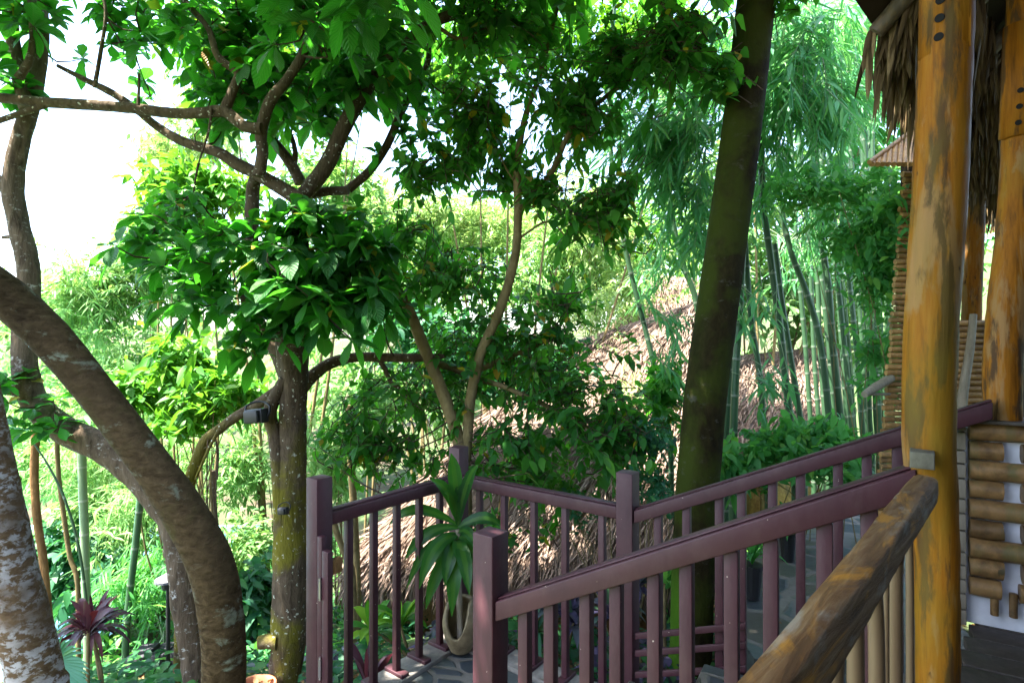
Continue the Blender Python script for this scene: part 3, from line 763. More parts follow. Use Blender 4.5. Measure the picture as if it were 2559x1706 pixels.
# small log hut beyond the bamboo: stacked horizontal logs with a little bamboo awning
th_ = thing('log_hut', 'hut corner of stacked small brown logs behind the main pillar, with a little bamboo awning', 'hut', P(2050, 1000, 4.0))
def hlog(mb, pl, pr, py, d, r): 
    mb.tube([P(pl, py, d), P((pl + pr) / 2, py + rng.normal() * .6, d), P(pr, py, d)], [r, r * rng.uniform(.92, 1.05), r], 10, .15, smooth=False, r=rng.random())
y = 400.
while y < 1190:
    m2 = MB(); l0 = 2062 - (y - 560) * .085 + rng.uniform(-3, 3)
    if y > 900 and int(y / 13.4) % 2 and y < 1010:
        hlog(m2, l0, l0 + 22, y, 4.0, .0205); hlog(m2, l0 + 30, 2190, y, 4.0, .0205)
    elif int(y / 13.4) % 3 == 1: hlog(m2, l0 + 4, 2190, y, 4.0, .0185)
    else: hlog(m2, l0, 2190, y, 4.0, .0205)
    m2.build('wall_log', M['smalllog'], th_, smooth=True); y += 13.4
y = 742.
while y < 1120:
    m2 = MB(); hlog(m2, 2185, 2330, y, 4.02, .021); m2.build('wall_log', M['smalllog'], th_, smooth=True); y += 13.6
y = 236.
while y < 312:
    m2 = MB(); hlog(m2, 2083 + rng.uniform(-4, 4), 2180, y, 4.0, .024); m2.build('wall_log', M['smalllog'], th_, smooth=True); y += 15
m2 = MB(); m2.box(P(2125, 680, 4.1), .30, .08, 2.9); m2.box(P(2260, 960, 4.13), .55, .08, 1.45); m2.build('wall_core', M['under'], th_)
aw = MB()
for k in range(13):
    x = 2004 + k * 12.5; ytop = 374 - min(66, (x - 1998) * .72)
    aw.tube([P(x, 377, 3.72), P(x + 3, ytop, 3.72 + .22 * (377 - ytop) / 66)], .0185, 10, .2, smooth=False, r=rng.random())
aw.build('awning', M['smalllog'], th_, smooth=True)
m2 = MB(); m2.tube([P(1998, 372, 3.71), P(2096, 300, 3.95)], .016, 8, .3, smooth=False); m2.build('hip_pole', M['smalllog'], th_, smooth=True)
m2 = MB(); m2.tube([P(1985, 906, 3.8), P(2012, 888, 3.9), P(2046, 868, 4.0)], [.022, .032, .03], 10, .1); m2.tube([P(2000, 905, 3.85), P(2045, 905, 4.0)], .01, 8, .1, smooth=False)
m2.build('jutting_log', M['pale_wood'], th_, smooth=True)
lp = thing('leaning_pole', 'pale split pole leaning against the small log wall between the pillars', 'pole', P(2208, 940, 3.9))
mb = MB(); mb.tube([P(2205, 1010, 3.85), P(2212, 900, 3.87), P(2228, 800, 3.9), P(2236, 722, 3.93)], [.028, .03, .026, .022], 10, .08); mb.build('shaft', M['pale_wood'], lp, smooth=True)

# =================================================================== THATCH HUTS BELOW
def thatch_patch(c, quad, n, L, W, lift=.03, jit=.22):
    q = np.array(quad, float)
    u = rng.random(n); v_ = rng.random(n)
    B = (q[0] * ((1 - u) * (1 - v_))[:, None] + q[1] * (u * (1 - v_))[:, None] + q[2] * (u * v_)[:, None] + q[3] * ((1 - u) * v_)[:, None])
    down = (q[0] + q[1] - q[2] - q[3]) / 2; down /= np.linalg.norm(down); nn = np.cross(q[1] - q[0], q[3] - q[0]); nn /= np.linalg.norm(nn)
    if nn[2] < 0: nn = -nn
    B = B + nn * rng.uniform(.0, lift, n)[:, None]
    D = down + rng.normal(size=(n, 3)) * jit + nn * rng.uniform(-.02, .1, n)[:, None]
    c.add(B, D, rng.uniform(*L, n), rng.uniform(*W, n) * .7, .05, 'lance', np.clip(rng.beta(2, 2, n) + np.sin(B[:, 0] * 5 + B[:, 2] * 7) * .12, 0, 1), fold=.3, twist=.6)
def hut(label, e0, e1, r0, r1, b0, b1, n, wallz):
    t = thing('thatched_hut', label, 'hut', (e0 + e1) / 2)
    mb = MB(); th = np.array([0, 0, -.14])
    mb.add([e0, e1, r1, r0, b0, b1], [[0, 1, 2, 3], [1, 5, 2, 2], [5, 4, 3, 2], [4, 0, 3, 3]])
    mb.add(np.array([e0, e1, r1, r0, b0, b1]) + th, [[3, 2, 1, 0], [2, 5, 1, 1], [2, 3, 4, 5], [3, 0, 4, 4]])
    mb.build('roof', M['thatch'], t)
    c = Crown()
    thatch_patch(c, [e0, e1, r1, r0], n, (.2, .5), (.006, .016)); thatch_patch(c, [b0, e0, r0, r0], n // 3, (.2, .5), (.006, .016))
    thatch_patch(c, [e1, b1, r1, r1], n // 3, (.2, .5), (.006, .016))
    for a, b in ((e0, e1), (b0, e0), (e1, b1)):
        m = int(n * .22); u = rng.random(m)[:, None]; B = a * (1 - u) + b * u + [0, 0, .03]
        B = B + rng.normal(size=B.shape) * .03
        D = np.tile([0., 0, -1.], (m, 1)) + rng.normal(size=(m, 3)) * .12
        c.add(B, D, rng.uniform(.25, .5, m), rng.uniform(.005, .013, m), 0., 'strap', rng.beta(2, 2, m), fold=.4, twist=1.)
    c.build('thatch', M['thatch'], t)
    mb = MB(); cen = (e0 + e1 + b0 + b1) / 4
    q = [cen + (p - cen) * .86 for p in (e0, e1, b1, b0)]
    mb.hexa([np.array([p[0], p[1], wallz]) for p in q] + [np.array([p[0], p[1], p[2] + .1]) for p in q]); mb.build('wall', M['smalllog'], t)
    for p in (q[0], (q[0] + q[1]) / 2, q[1]):
        m2 = MB(); m2.tube([[p[0], p[1] - .12, wallz - .3], [p[0], p[1] - .12, p[2] + .1]], .05, 10, .3, smooth=False); m2.build('post', M['bark_tan'], t, smooth=True)
    return t
hut('large thatched hut roof just below and beyond the landing railing, sunlit straw', P(800, 1300, 6.0), P(1560, 1300, 5.3), P(1270, 800, 8.3), P(1610, 690, 7.9), np.array([-1.4, 10.2, -.5]), np.array([3.0, 10.0, -.3]), 15000, -2.6)
hut('small pale thatched hut farther off behind the green bamboo canes', P(1600, 1010, 8.6), P(1905, 1000, 8.2), P(1700, 815, 10.0), P(1930, 792, 9.8), np.array([3.3, 11.8, .5]), np.array([6.4, 11.4, .6]), 4500, -1.6)
hut('distant thatched hut peak showing left of the dark leaning trunk', P(1440, 800, 11.0), P(1660, 830, 10.6), P(1500, 630, 12.5), P(1600, 640, 12.5), np.array([2.0, 14.5, 1.6]), np.array([4.5, 14.5, 1.6]), 2500, -1.5)

# =================================================================== TREES
def path(pts, d):
    """pts: (px,py) or (px,py,d)"""
    return [P(p[0], p[1], p[2] if len(p) > 2 else d) for p in pts]
def down_to_ground(pts):
    p = np.array(pts[0]); z = float(ground_z(p[0], p[1])) - .15
    if p[2] > z: pts = [np.array([p[0], p[1], z])] + list(pts)
    return pts
def foliage(name, cr, tw, lm, tm, parent):
    """leaves and the fine twigs that carry them, one mesh with two materials"""
    nl = sum(len(f) for f in cr.mb.f)
    if tw.n: cr.mb.add(np.vstack(tw.v), np.vstack(tw.f), np.vstack(tw.uv), np.concatenate(tw.r))
    o = cr.build(name, lm, parent); o.data.materials.append(tm)
    mi = np.zeros(len(o.data.polygons), dtype=np.int32); mi[nl:] = 1
    o.data.polygons.foreach_set('material_index', mi)
    return o
class Tree:
    def __init__(s, name, label, cat, base_path, d, rad, bark, n=16, rough=.03, group=None, ground=True):
        pts = path(base_path, d)
        rad = list(rad)
        if ground:
            q = down_to_ground(pts)
            if len(q) > len(pts): rad = [rad[0] * 1.12] + rad
            pts = q
        s.t = thing(name, label, cat, pts[0], group); s.bark = bark
        s.mb = MB(); s.nodes = []; s.cr = Crown(); s.tw = MB()
        s.nodes.append(s.mb.tube(pts, rad, n, .05, rough=rough, seed=int(base_path[0][0])))
    def limb(s, pts, d, rad, n=10, rough=.05):
        m = MB(); s.nodes.append(m.tube(path(pts, d), rad, n, .05, rough=rough, seed=int(pts[0][0] + 7)))
        m.build('branch', M[s.bark], s.t, smooth=True)
    def nd(s): return np.vstack(s.nodes)
    def grow(s, tp, nd, r0):
        dist = [np.linalg.norm(nd - q, axis=1).min() for q in tp]
        for i in np.argsort(dist):
            m = twig(s.tw, tp[i], nd, r0)
            if m is not None: nd = np.vstack([nd, m, (m + tp[i]) / 2, tp[i] * .9 + m * .1])
    def ros(s, px, py, rx, ry, d, rd, n, k=(6, 9), L=(.15, .23), W=(.042, .060), gaps=(), **kw):
        tp, v = tips_in(px, py, rx, ry, d, rd, n, gaps); ax = v * np.array([1, .8, .6]) + np.array([0, -.15, .45])
        nd = s.nd()
        s.grow(tp, nd, .007)
        s.cr.rosettes(tp, ax, k, L, W, **kw)
    def spr(s, px, py, rx, ry, d, rd, n, k=(6, 10), L=(.085, .125), W=(.024, .036), gaps=(), tw=True, bias=(0, 0, -.1), **kw):
        tp, v = tips_in(px, py, rx, ry, d, rd, n, gaps)
        if tw:
            nd = s.nd()
            s.grow(tp[::2], nd, .005)
        s.cr.sprays(tp, v + rng.normal(size=v.shape) * .4 + np.array(bias), k, L, W, stem=s.tw if tw else None, **kw)
    def end(s, leaf=None, tw_mat='bark_branch'):
        s.mb.build('trunk', M[s.bark], s.t, smooth=True)
        if leaf: foliage('crown', s.cr, s.tw, M[leaf], M[tw_mat], s.t)
        return s.t
SKY = [(215, 330, 110, 200), (60, 400, 40, 130)]
# T1 great curved trunk
T = Tree('curved_tree', 'big smooth brown trunk curving from the bottom up to the left edge', 'tree', [(515, 1640), (517, 1500), (508, 1400), (484, 1290), (424, 1175), (326, 1035), (215, 893), (105, 765), (-10, 662), (-160, 560, 2.5), (-330, 380, 2.4), (-450, 50, 2.4), (-480, -400, 2.5)], 2.55,
         [.092, .092, .093, .096, .090, .080, .078, .086, .090, .09, .088, .08, .07], 'bark_smooth', 32, .02)
T.spr(-350, -500, 420, 260, 2.7, .9, 120, k=(8, 12), L=(.14, .2), W=(.035, .05), tw=False); T.spr(-760, -950, 1000, 420, 2.1, .9, 260, k=(8, 12), L=(.16, .22), W=(.04, .055), tw=False)  # second leaf mass is out of view, added to keep sun off the trunk
T.end('leaf_mid')
# T2 lichen trunk bottom-left
T = Tree('lichen_tree', 'leaning trunk with white lichen in the bottom left corner', 'tree', [(98, 1640), (88, 1568), (58, 1440), (22, 1300), (-8, 1150), (-40, 1000), (-75, 800), (-130, 500), (-200, 100), (-260, -300), (-300, -600)], 2.3,
         [.098, .095, .094, .092, .088, .085, .08, .07, .06, .05, .03], 'bark_lichen', 24, .022)
T.spr(-700, -260, 620, 300, 3.3, 1., 260, k=(8, 12), L=(.15, .2), W=(.04, .05), tw=False)  # unseen crown, added to shade the plants at lower left
T.end('leaf_mid')
# T3 pale bent trunk behind T1
T = Tree('bent_tree', 'crooked grey-barked tree passing behind the big curved trunk and rising along the left edge', 'tree', [(462, 1640), (452, 1520), (432, 1400), (420, 1290), (400, 1190), (330, 1100), (240, 1030), (150, 985), (85, 930), (58, 850), (56, 760), (66, 670), (60, 590), (38, 500), (28, 420), (44, 330), (66, 250), (84, 150), (92, 60), (80, -60), (60, -260)], 4.3,
         [.105, .10, .10, .105, .11, .115, .11, .10, .092, .085, .08, .074, .072, .07, .068, .064, .06, .055, .05, .045, .035], 'bark_rough', 18, .05)
T.limb([(36, 470), (10, 430), (-30, 390)], 4.3, [.05, .045, .035])
T.limb([(60, 250), (30, 120), (20, 0), (25, -120)], 4.2, [.05, .045, .042, .035])
T.limb([(40, 180), (70, 120), (70, 20), (50, -80)], 4.0, [.03, .025, .022, .015])
T.limb([(60, 560), (30, 545), (5, 545)], 4.3, [.025, .02, .012])
T.limb([(70, 905), (20, 895), (-40, 900)], 4.3, [.05, .04, .03])
T.ros(30, 880, 70, 60, 4.2, .4, 10, L=(.14, .2)); T.ros(90, 970, 70, 50, 4.1, .3, 10, L=(.14, .2)); T.ros(0, 170, 40, 100, 4.0, .4, 9); T.ros(60, 20, 90, 60, 4.0, .5, 14)
T.ros(80, -220, 260, 160, 4.2, .9, 60)
T.end('leaf_big')
# T4 the central tree
T = Tree('broadleaf_tree', 'central mossy-trunked tree with large glossy dark leaves left of the landing', 'tree', [(652, 1640), (655, 1568), (666, 1450), (668, 1320), (667, 1180), (668, 1050), (674, 930), (676, 850), (672, 780), (686, 690), (692, 600), (690, 520), (686, 450)], 4.2,
         [.115, .11, .135, .13, .118, .112, .098, .108, .12, .06, .055, .055, .062], 'bark_mossy', 24, .05)
T.limb([(650, 1200), (640, 1080), (632, 1000), (620, 945), (655, 870)], 4.14, [.06, .055, .05, .05, .045])
T.limb([(668, 860), (640, 800), (600, 760), (570, 690), (575, 600), (578, 500), (580, 430), (592, 396, 4.17)], 4.3, [.09, .08, .07, .06, .055, .055, .05, .04])
T.limb([(690, 460), (650, 435), (600, 405), (540, 375), (500, 350), (420, 325), (360, 290), (310, 250), (260, 215), (200, 185), (130, 150)], 4.15, [.06, .055, .05, .048, .04, .036, .032, .03, .028, .022, .014])
T.limb([(594, 405), (602, 350), (598, 300), (620, 230), (660, 180), (700, 110), (730, 0), (745, -120)], 4.0, [.042, .042, .042, .04, .036, .03, .028, .02])
T.limb([(600, 295), (560, 290), (515, 255), (470, 258), (400, 260), (300, 248), (200, 240), (80, 232), (-40, 222), (-200, 220)], 3.95, [.04, .04, .042, .038, .036, .036, .038, .036, .034, .03])
T.limb([(110, 236), (50, 258), (0, 275), (-60, 300)], 3.95, [.025, .022, .02, .015])
T.limb([(515, 250), (540, 190), (545, 165), (500, 130), (475, 60), (430, 10), (380, -60)], 3.95, [.035, .03, .03, .026, .022, .02, .015])
T.limb([(690, 455), (720, 420), (755, 370), (790, 290), (830, 220), (880, 150), (930, 100), (990, 50), (1060, 20), (1130, -60)], 4.3, [.06, .06, .062, .06, .052, .046, .042, .042, .04, .03])
T.limb([(800, 435), (850, 390), (890, 330), (915, 270), (945, 210), (980, 150), (985, 100)], 4.6, [.035, .035, .034, .032, .03, .026, .02])
T.limb([(700, 450), (745, 440), (800, 437)], 4.45, [.04, .036, .035])
T.limb([(690, 420), (670, 380), (640, 340), (610, 300)], 4.6, [.05, .045, .04, .03])
T.limb([(670, 395), (678, 350), (668, 310)], 4.6, [.03, .022, .018])
T.limb([(485, 250), (478, 300), (455, 375)], 3.9, [.012, .009, .006], 6)
T.limb([(316, 240), (318, 168)], 3.9, [.012, .008], 6)
T.limb([(215, 200), (230, 110), (240, 20), (215, -60)], 4.0, [.016, .014, .012, .01], 6)
T.limb([(680, 905), (720, 860), (770, 830), (830, 820), (950, 822), (1020, 818)], 4.5, [.06, .05, .045, .04, .036, .02])
T.limb([(870, 822), (885, 850), (900, 880), (930, 900), (950, 930)], 4.5, [.022, .02, .018, .015, .01], 8)
T.limb([(660, 880), (625, 905), (590, 930), (545, 955), (505, 985), (470, 1015), (445, 1080), (432, 1140), (425, 1300), (415, 1500), (410, 1700)], 4.6, [.05, .046, .042, .04, .04, .042, .05, .048, .045, .045, .045])
T.limb([(505, 985), (480, 1030), (450, 1100)], 4.5, [.016, .012, .01], 6)
T.limb([(640, 1470), (615, 1470), (598, 1474)], 4.1, [.06, .05, .046], 12)
g4 = SKY + [(560, 330, 40, 30), (820, 300, 40, 50)]
T.ros(640, 600, 210, 110, 4.0, .5, 85, L=(.16, .23)); T.ros(720, 690, 150, 80, 3.75, .3, 50, L=(.17, .25)); T.ros(420, 610, 100, 50, 4.1, .4, 20); T.ros(470, 700, 100, 50, 3.9, .3, 14); T.ros(620, 770, 90, 50, 3.8, .3, 14); T.ros(860, 690, 60, 60, 3.9, .3, 14); T.ros(350, 540, 70, 40, 4.2, .3, 10); T.ros(830, 600, 80, 90, 4.0, .4, 34)
T.ros(730, 520, 130, 60, 4.0, .4, 26); T.ros(430, 480, 130, 70, 4.4, .4, 26, gaps=SKY, L=(.12, .17), W=(.028, .04))
T.ros(680, 150, 240, 170, 4.35, .5, 120, gaps=g4); T.ros(500, 60, 150, 90, 4.3, .5, 34, gaps=g4); T.ros(330, 60, 110, 80, 4.4, .5, 20, gaps=SKY, L=(.13, .19)); T.ros(270, 130, 70, 60, 4.6, .4, 8, gaps=SKY, L=(.12, .16))
T.ros(560, 250, 120, 100, 4.3, .4, 26, gaps=g4); T.ros(960, 300, 110, 140, 4.6, .5, 36, gaps=g4, L=(.12, .18), W=(.028, .04)); T.ros(850, 120, 130, 100, 4.0, .5, 30)
T.ros(700, 30, 150, 80, 3.2, .3, 14, L=(.17, .23)); T.ros(880, -10, 140, 60, 2.4, .25, 11, L=(.16, .20), W=(.040, .05), k=(5, 7), droop=(.2, .6)); T.ros(560, -1350, 1100, 420, 1.75, .9, 250, L=(.18, .26)); T.ros(300, -1000, 700, 300, 2.3, .8, 90, L=(.18, .26)); T.ros(420, -2850, 1600, 600, 1.0, .6, 170, L=(.18, .26))  # last three masses hang unseen overhead, added to block sun on rails and pillar
T.ros(700, -330, 700, 260, 4.0, 1.3, 220)
tr4 = T.end('leaf_big')
mb = MB(); q = P(598, 1474, 4.1); mb.tube([q, q + np.array([-.012, -.004, 0])], [.043, .04], 14, .05, smooth=False, rough=.03); mb.build('cut_stub', M['leaf_dry'] if False else M['bark_tan'], tr4)
# hanging aerial roots
for a in ([(478, 1010), (476, 1090), (478, 1180)], [(496, 1005), (500, 1050), (497, 1110), (498, 1190)], [(490, 1000), (502, 1030), (500, 1100)]):
    mb = MB(); mb.tube(path(a, 4.55), .006, 5, .05); mb.build('aerial_root', M['bark_branch'], tr4, smooth=True)
# T5 slender twin-stemmed tree
T = Tree('twin_stem_tree', 'slender twin-stemmed tan tree rising behind the corner post of the landing', 'tree', [(1066, 1340), (1064, 1180), (1062, 1060), (1050, 1000), (1018, 905), (975, 800), (935, 705), (908, 665), (870, 620), (830, 575), (790, 510)], 4.5,
         [.075, .072, .066, .052, .05, .048, .046, .046, .036, .03, .022], 'bark_tan', 14, .025)
T.limb([(1066, 1070), (1074, 990), (1082, 905), (1105, 810), (1140, 730), (1168, 650), (1186, 570), (1190, 480), (1188, 400), (1195, 320), (1212, 250), (1240, 170), (1262, 90), (1290, -20)], 4.5, [.05, .044, .042, .041, .04, .038, .036, .034, .032, .028, .024, .02, .018, .014])
T.limb([(1192, 482), (1230, 445), (1270, 390), (1300, 320), (1330, 275), (1400, 215), (1450, 180), (1520, 115), (1580, 65), (1640, 20)], 4.4, [.026, .025, .024, .022, .02, .018, .017, .016, .013, .01])
T.limb([(1192, 548), (1220, 528), (1250, 510), (1275, 515), (1300, 545)], 4.5, [.012, .01, .009, .007, .005], 6)
T.limb([(1187, 420), (1170, 400), (1140, 340)], 4.5, [.012, .009, .006], 6)
T.limb([(1090, 870), (1150, 885), (1230, 920), (1330, 970), (1400, 1010)], 4.6, [.024, .022, .02, .014, .008], 8)
T.limb([(985, 830), (1080, 850), (1180, 815), (1260, 780)], 4.7, [.03, .03, .024, .014], 8)
T.limb([(1005, 60), (1060, 90), (1130, 60), (1220, 55)], 4.3, [.016, .016, .014, .01], 6)
g5 = [(1215, 260, 46, 90), (1110, 400, 40, 30), (1400, 385, 55, 38), (1320, 430, 50, 25), (1080, 240, 20, 26), (960, 250, 30, 24), (1160, 210, 30, 30), (1270, 430, 30, 20)]
T.spr(1290, 250, 170, 150, 4.4, .5, 110, gaps=g5); T.spr(1090, 270, 120, 150, 4.5, .5, 100, gaps=g5); T.spr(1360, 500, 150, 80, 4.3, .4, 62, gaps=g5); T.spr(1250, 440, 90, 60, 4.4, .3, 26, gaps=g5); T.spr(1420, 420, 70, 60, 4.3, .3, 18, gaps=g5); T.spr(980, 400, 110, 70, 4.6, .4, 40, gaps=g5); T.spr(930, 540, 120, 80, 4.8, .4, 34)
T.spr(1450, 130, 190, 120, 4.3, .5, 90, gaps=g5); T.spr(1130, 70, 220, 90, 4.4, .6, 100, gaps=g5); T.spr(1150, 400, 100, 70, 4.6, .4, 26, gaps=g5)
T.spr(1020, 640, 190, 90, 4.7, .6, 80); T.spr(1150, 780, 260, 140, 4.8, .6, 115); T.spr(960, 910, 240, 120, 4.7, .6, 85); T.spr(1300, 900, 200, 160, 4.6, .6, 90); T.spr(1130, 1060, 280, 90, 4.6, .4, 40); T.spr(1420, 960, 100, 140, 4.5, .4, 46); T.spr(810, 1010, 110, 110, 4.6, .4, 38)
T.spr(870, 1030, 130, 60, 4.5, .4, 34); T.spr(1180, 1010, 120, 60, 4.5, .4, 30); T.spr(1370, 1010, 90, 80, 4.4, .4, 28); T.spr(1280, 700, 120, 60, 4.9, .4, 30)
T.spr(1130, 1220, 90, 60, 4.3, .3, 10); T.spr(1250, 1200, 80, 50, 4.4, .3, 6); T.spr(1200, -260, 650, 220, 4.0, 1.3, 420, tw=False, L=(.17, .25), W=(.052, .068))  # last mass lies above the view, thickened to shade the path
T.end('leaf_mid')
# T6 dark leaning trunk
T = Tree('dark_trunk_tree', 'tall dark trunk leaning right, mossy at its foot, behind the long purple railing', 'tree', [(1572, 1640), (1585, 1500), (1590, 1350), (1597, 1180), (1606, 1060), (1618, 930), (1640, 760), (1668, 560), (1690, 400), (1712, 230), (1738, 0), (1765, -300), (1785, -700)], 3.8,
         [.150, .14, .14, .140, .140, .140, .137, .133, .130, .128, .125, .115, .10], 'bark_dark', 26, .012)
T.limb([(1745, -40), (1650, -90), (1560, -40), (1520, 40)], 3.7, [.05, .04, .03, .015], 8)
T.spr(1560, 110, 130, 120, 3.7, .4, 60); T.spr(1640, 170, 60, 70, 3.6, .2, 18); T.spr(1800, -30, 90, 50, 3.7, .3, 14)
T.spr(1130, -520, 950, 260, 2.9, .8, 230, tw=False, L=(.17, .25), W=(.052, .068)); T.spr(1450, -1350, 900, 420, 1.8, .9, 210, tw=False, L=(.17, .25), W=(.052, .068)); T.spr(1650, -420, 500, 260, 3.8, 1.2, 230, tw=False, L=(.17, .25), W=(.052, .068))  # unseen overhead leaves, added and thickened to keep sun off rails, deck and path
T.end('leaf_mid')

# slim stems left
for lab, pts, d, r, mat, nm in (
    ('thin trunk with flaking orange bark beside the white-lichen trunk', [(126, 1520), (112, 1400), (100, 1276), (87, 1189), (80, 1080), (84, 980)], 4.6, .03, 'bark_orange', 'thin_tree'),
    ('thin straight tan stem just left of the pale green bamboo cane', [(184, 1590), (183, 1500), (180, 1338), (162, 1276), (147, 1176), (135, 1080), (130, 980)], 4.8, .018, 'bark_tan', 'thin_tree'),
    ('slim straight tan trunk seen over the left landing handrail', [(822, 1440), (820, 1300), (812, 1150), (806, 1050), (803, 930)], 5.2, .034, 'bark_tan', 'thin_tree'),
    ('short pale leaning stem seen between the gate post and the first baluster', [(812, 1330), (796, 1280), (775, 1225), (765, 1180)], 5.0, .028, 'bark_tan', 'thin_tree'),
    ('crooked grey stem among the shrubs right of the hanging roots', [(500, 1260), (494, 1180), (488, 1120), (490, 1080)], 6.0, .03, 'bark_rough', 'thin_tree'),
):
    T = Tree(nm, lab, 'tree', pts, d, [r] * len(pts), mat, 10, .05); T.end()
def cane(label, pts, d, r, mat='green_bamboo'):
    t = thing('bamboo_cane', label, 'bamboo', down_to_ground(path(pts, d))[0])
    mb = MB(); q = down_to_ground(path(pts, d)); mb.tube(q, [r] * len(q), 12, .017, node=.34 if mat == 'green_bamboo' else .3); mb.build('cane', M[mat], t, smooth=True)
    return t
cane('single pale green bamboo cane near the red-leaved plant', [(204, 1450), (199, 1330), (195, 1200), (190, 1080), (188, 980)], 5.0, .034, 'pale_bamboo')
cane('dark green bamboo cane with a tan sheath right of the red-leaved plant', [(291, 1480), (298, 1380), (310, 1276), (322, 1160), (332, 1050)], 5.2, .03)
cane('thin dark bamboo cane at the far bottom left corner', [(36, 1600), (32, 1500), (22, 1400), (8, 1280), (-6, 1150)], 3.0, .012)
t = thing('arching_stem', 'thin dark green stem arching down from the leaves at the left', 'stem', P(200, 1400, 4.4))
mb = MB(); mb.tube(path([(204, 1430), (196, 1340), (178, 1235), (148, 1140), (112, 1068), (80, 1020)], 4.4), [.012, .012, .011, .01, .008, .006], 6, .05); mb.build('stem', M['green_bamboo'], t, smooth=True)
mb = MB(); mb.tube(path([(48, 1110), (20, 1150), (-20, 1200)], 4.4), [.005, .005, .004], 5, .08)
mb.build('side_shoot', M['green_bamboo'], t, smooth=True)

# =================================================================== BAMBOO (right)
def clump(label, canes, fol, small=(), d0=5.5):
    b0 = down_to_ground(path(canes[0][0], canes[0][1]))[0]
    t = thing('bamboo_clump', label, 'bamboo', b0)
    for pts, d, r in canes:
        q = down_to_ground(path(pts, d)); mb = MB(); rr = np.linspace(r * 1.05, r * .75, len(q))
        mb.tube(q, rr, 12, .017, node=.34); mb.build('cane', M['green_bamboo'], t, smooth=True)
    c = Crown(); tw = MB()
    for px, py, rx, ry, d, rd, n, k, L, W, bias in fol:
        tp, v = tips_in(px, py, rx, ry, d, rd, n, [(1400, 385, 55, 38), (1215, 260, 46, 90)])
        c.sprays(tp, v * .5 + rng.normal(size=v.shape) * .3 + np.array(bias), k, L, W, ln=.35, prof='lance', droop=(.05, .35), hang=.55, stem=tw, yellow=.0, open_=.9)
    foliage('foliage', c, tw, M['leaf_bamboo'], M['pale_bamboo'], t)
BL, BW = (.17, .27), (.012, .019)
clump('tall bamboo clump with drooping blue-green leaves just left of the dark leaning trunk',
      [([(1540, 1040), (1516, 907), (1487, 775), (1443, 600), (1410, 420), (1400, 200), (1420, -100)], 5.6, .028), ([(1625, 900), (1601, 702), (1569, 605), (1545, 500), (1525, 300), (1515, 50), (1500, -200)], 6.0, .033)],
      [(1500, 330, 150, 150, 5.0, .7, 200, (8, 12), BL, BW, (-.6, -.2, -.5)), (1590, 520, 110, 120, 5.2, .5, 60, (8, 12), BL, BW, (-.4, -.2, -.6)), (1560, 130, 160, 120, 5.4, .5, 80, (8, 12), BL, BW, (-.5, -.2, -.5)), (1480, 640, 70, 90, 5.6, .4, 18, (7, 10), (.12, .18), (.01, .014), (-.4, 0, -.6)), (1530, 870, 60, 60, 5.0, .4, 9, (5, 8), (.14, .2), (.014, .02), (.2, -.2, -.6)), (1545, 760, 45, 60, 5.0, .3, 9, (6, 9), (.14, .2), (.014, .02), (.2, -.2, -.6))])
clump('bamboo clump of thick green canes just right of the dark leaning trunk',
      [([(1683, 1090), (1686, 950), (1693, 804), (1700, 700), (1712, 500), (1735, 250), (1770, -50)], 5.2, .035), ([(1666, 1060), (1670, 960), (1676, 850), (1690, 700), (1700, 600)], 5.4, .03),
       ([(1762, 1150), (1756, 1010), (1745, 863), (1727, 746), (1715, 600), (1705, 400), (1720, 100)], 5.3, .03), ([(1826, 1120), (1818, 995), (1803, 863), (1791, 746), (1771, 600), (1750, 400), (1760, 100), (1800, -150)], 5.4, .036),
       ([(1846, 1090), (1840, 980), (1818, 834), (1796, 690), (1780, 560)], 5.6, .032)],
      [(1790, 180, 130, 170, 5.0, .7, 170, (8, 12), BL, BW, (-.2, -.2, -.6)), (1900, 260, 110, 120, 5.2, .5, 70, (8, 12), BL, BW, (.1, -.2, -.6)), (1860, 80, 140, 110, 5.3, .5, 70, (8, 12), BL, BW, (-.1, -.2, -.5)), (1760, 430, 90, 110, 5.4, .5, 40, (8, 12), (.14, .22), BW, (-.2, -.2, -.7)), (1770, 910, 80, 60, 4.9, .3, 9, (5, 8), (.16, .22), (.018, .026), (0, -.2, -.4)), (1745, 740, 50, 100, 5.0, .3, 10, (5, 8), (.14, .2), (.014, .02), (0, -.2, -.6))])
cc = [([(1912, 1080), (1906, 980), (1885, 790), (1853, 673), (1815, 570), (1790, 430), (1790, 200)], 5.9, .034), ([(1938, 1080), (1932, 980), (1914, 804), (1903, 658), (1891, 570), (1872, 350), (1860, 50)], 5.9, .038),
      ([(1962, 1080), (1958, 995), (1944, 834), (1925, 650), (1910, 500), (1905, 250)], 6.2, .03), ([(1990, 1080), (1982, 995), (1970, 834), (1950, 640), (1930, 450)], 6.3, .03)]
for k in range(8):
    x = 1860 + k * 17 + rng.uniform(-5, 5); cc.append(([(x + 8, 1060), (x, 950), (x - 10, 800), (x - 26 + rng.uniform(-8, 8), 600), (x - 46 + rng.uniform(-12, 12), 400), (x - 50, 150)], 6.6 + rng.uniform(-.2, .8), .03))
for k in range(9):
    x = 1985 + k * 8 + rng.uniform(-3, 3); cc.append(([(x + 6, 1050), (x, 960), (x - 5, 800), (x - 16 + rng.uniform(-6, 6), 600), (x - 34 + rng.uniform(-10, 10), 420), (x - 44, 220)], 6.6 + rng.uniform(-.3, .5), .026))
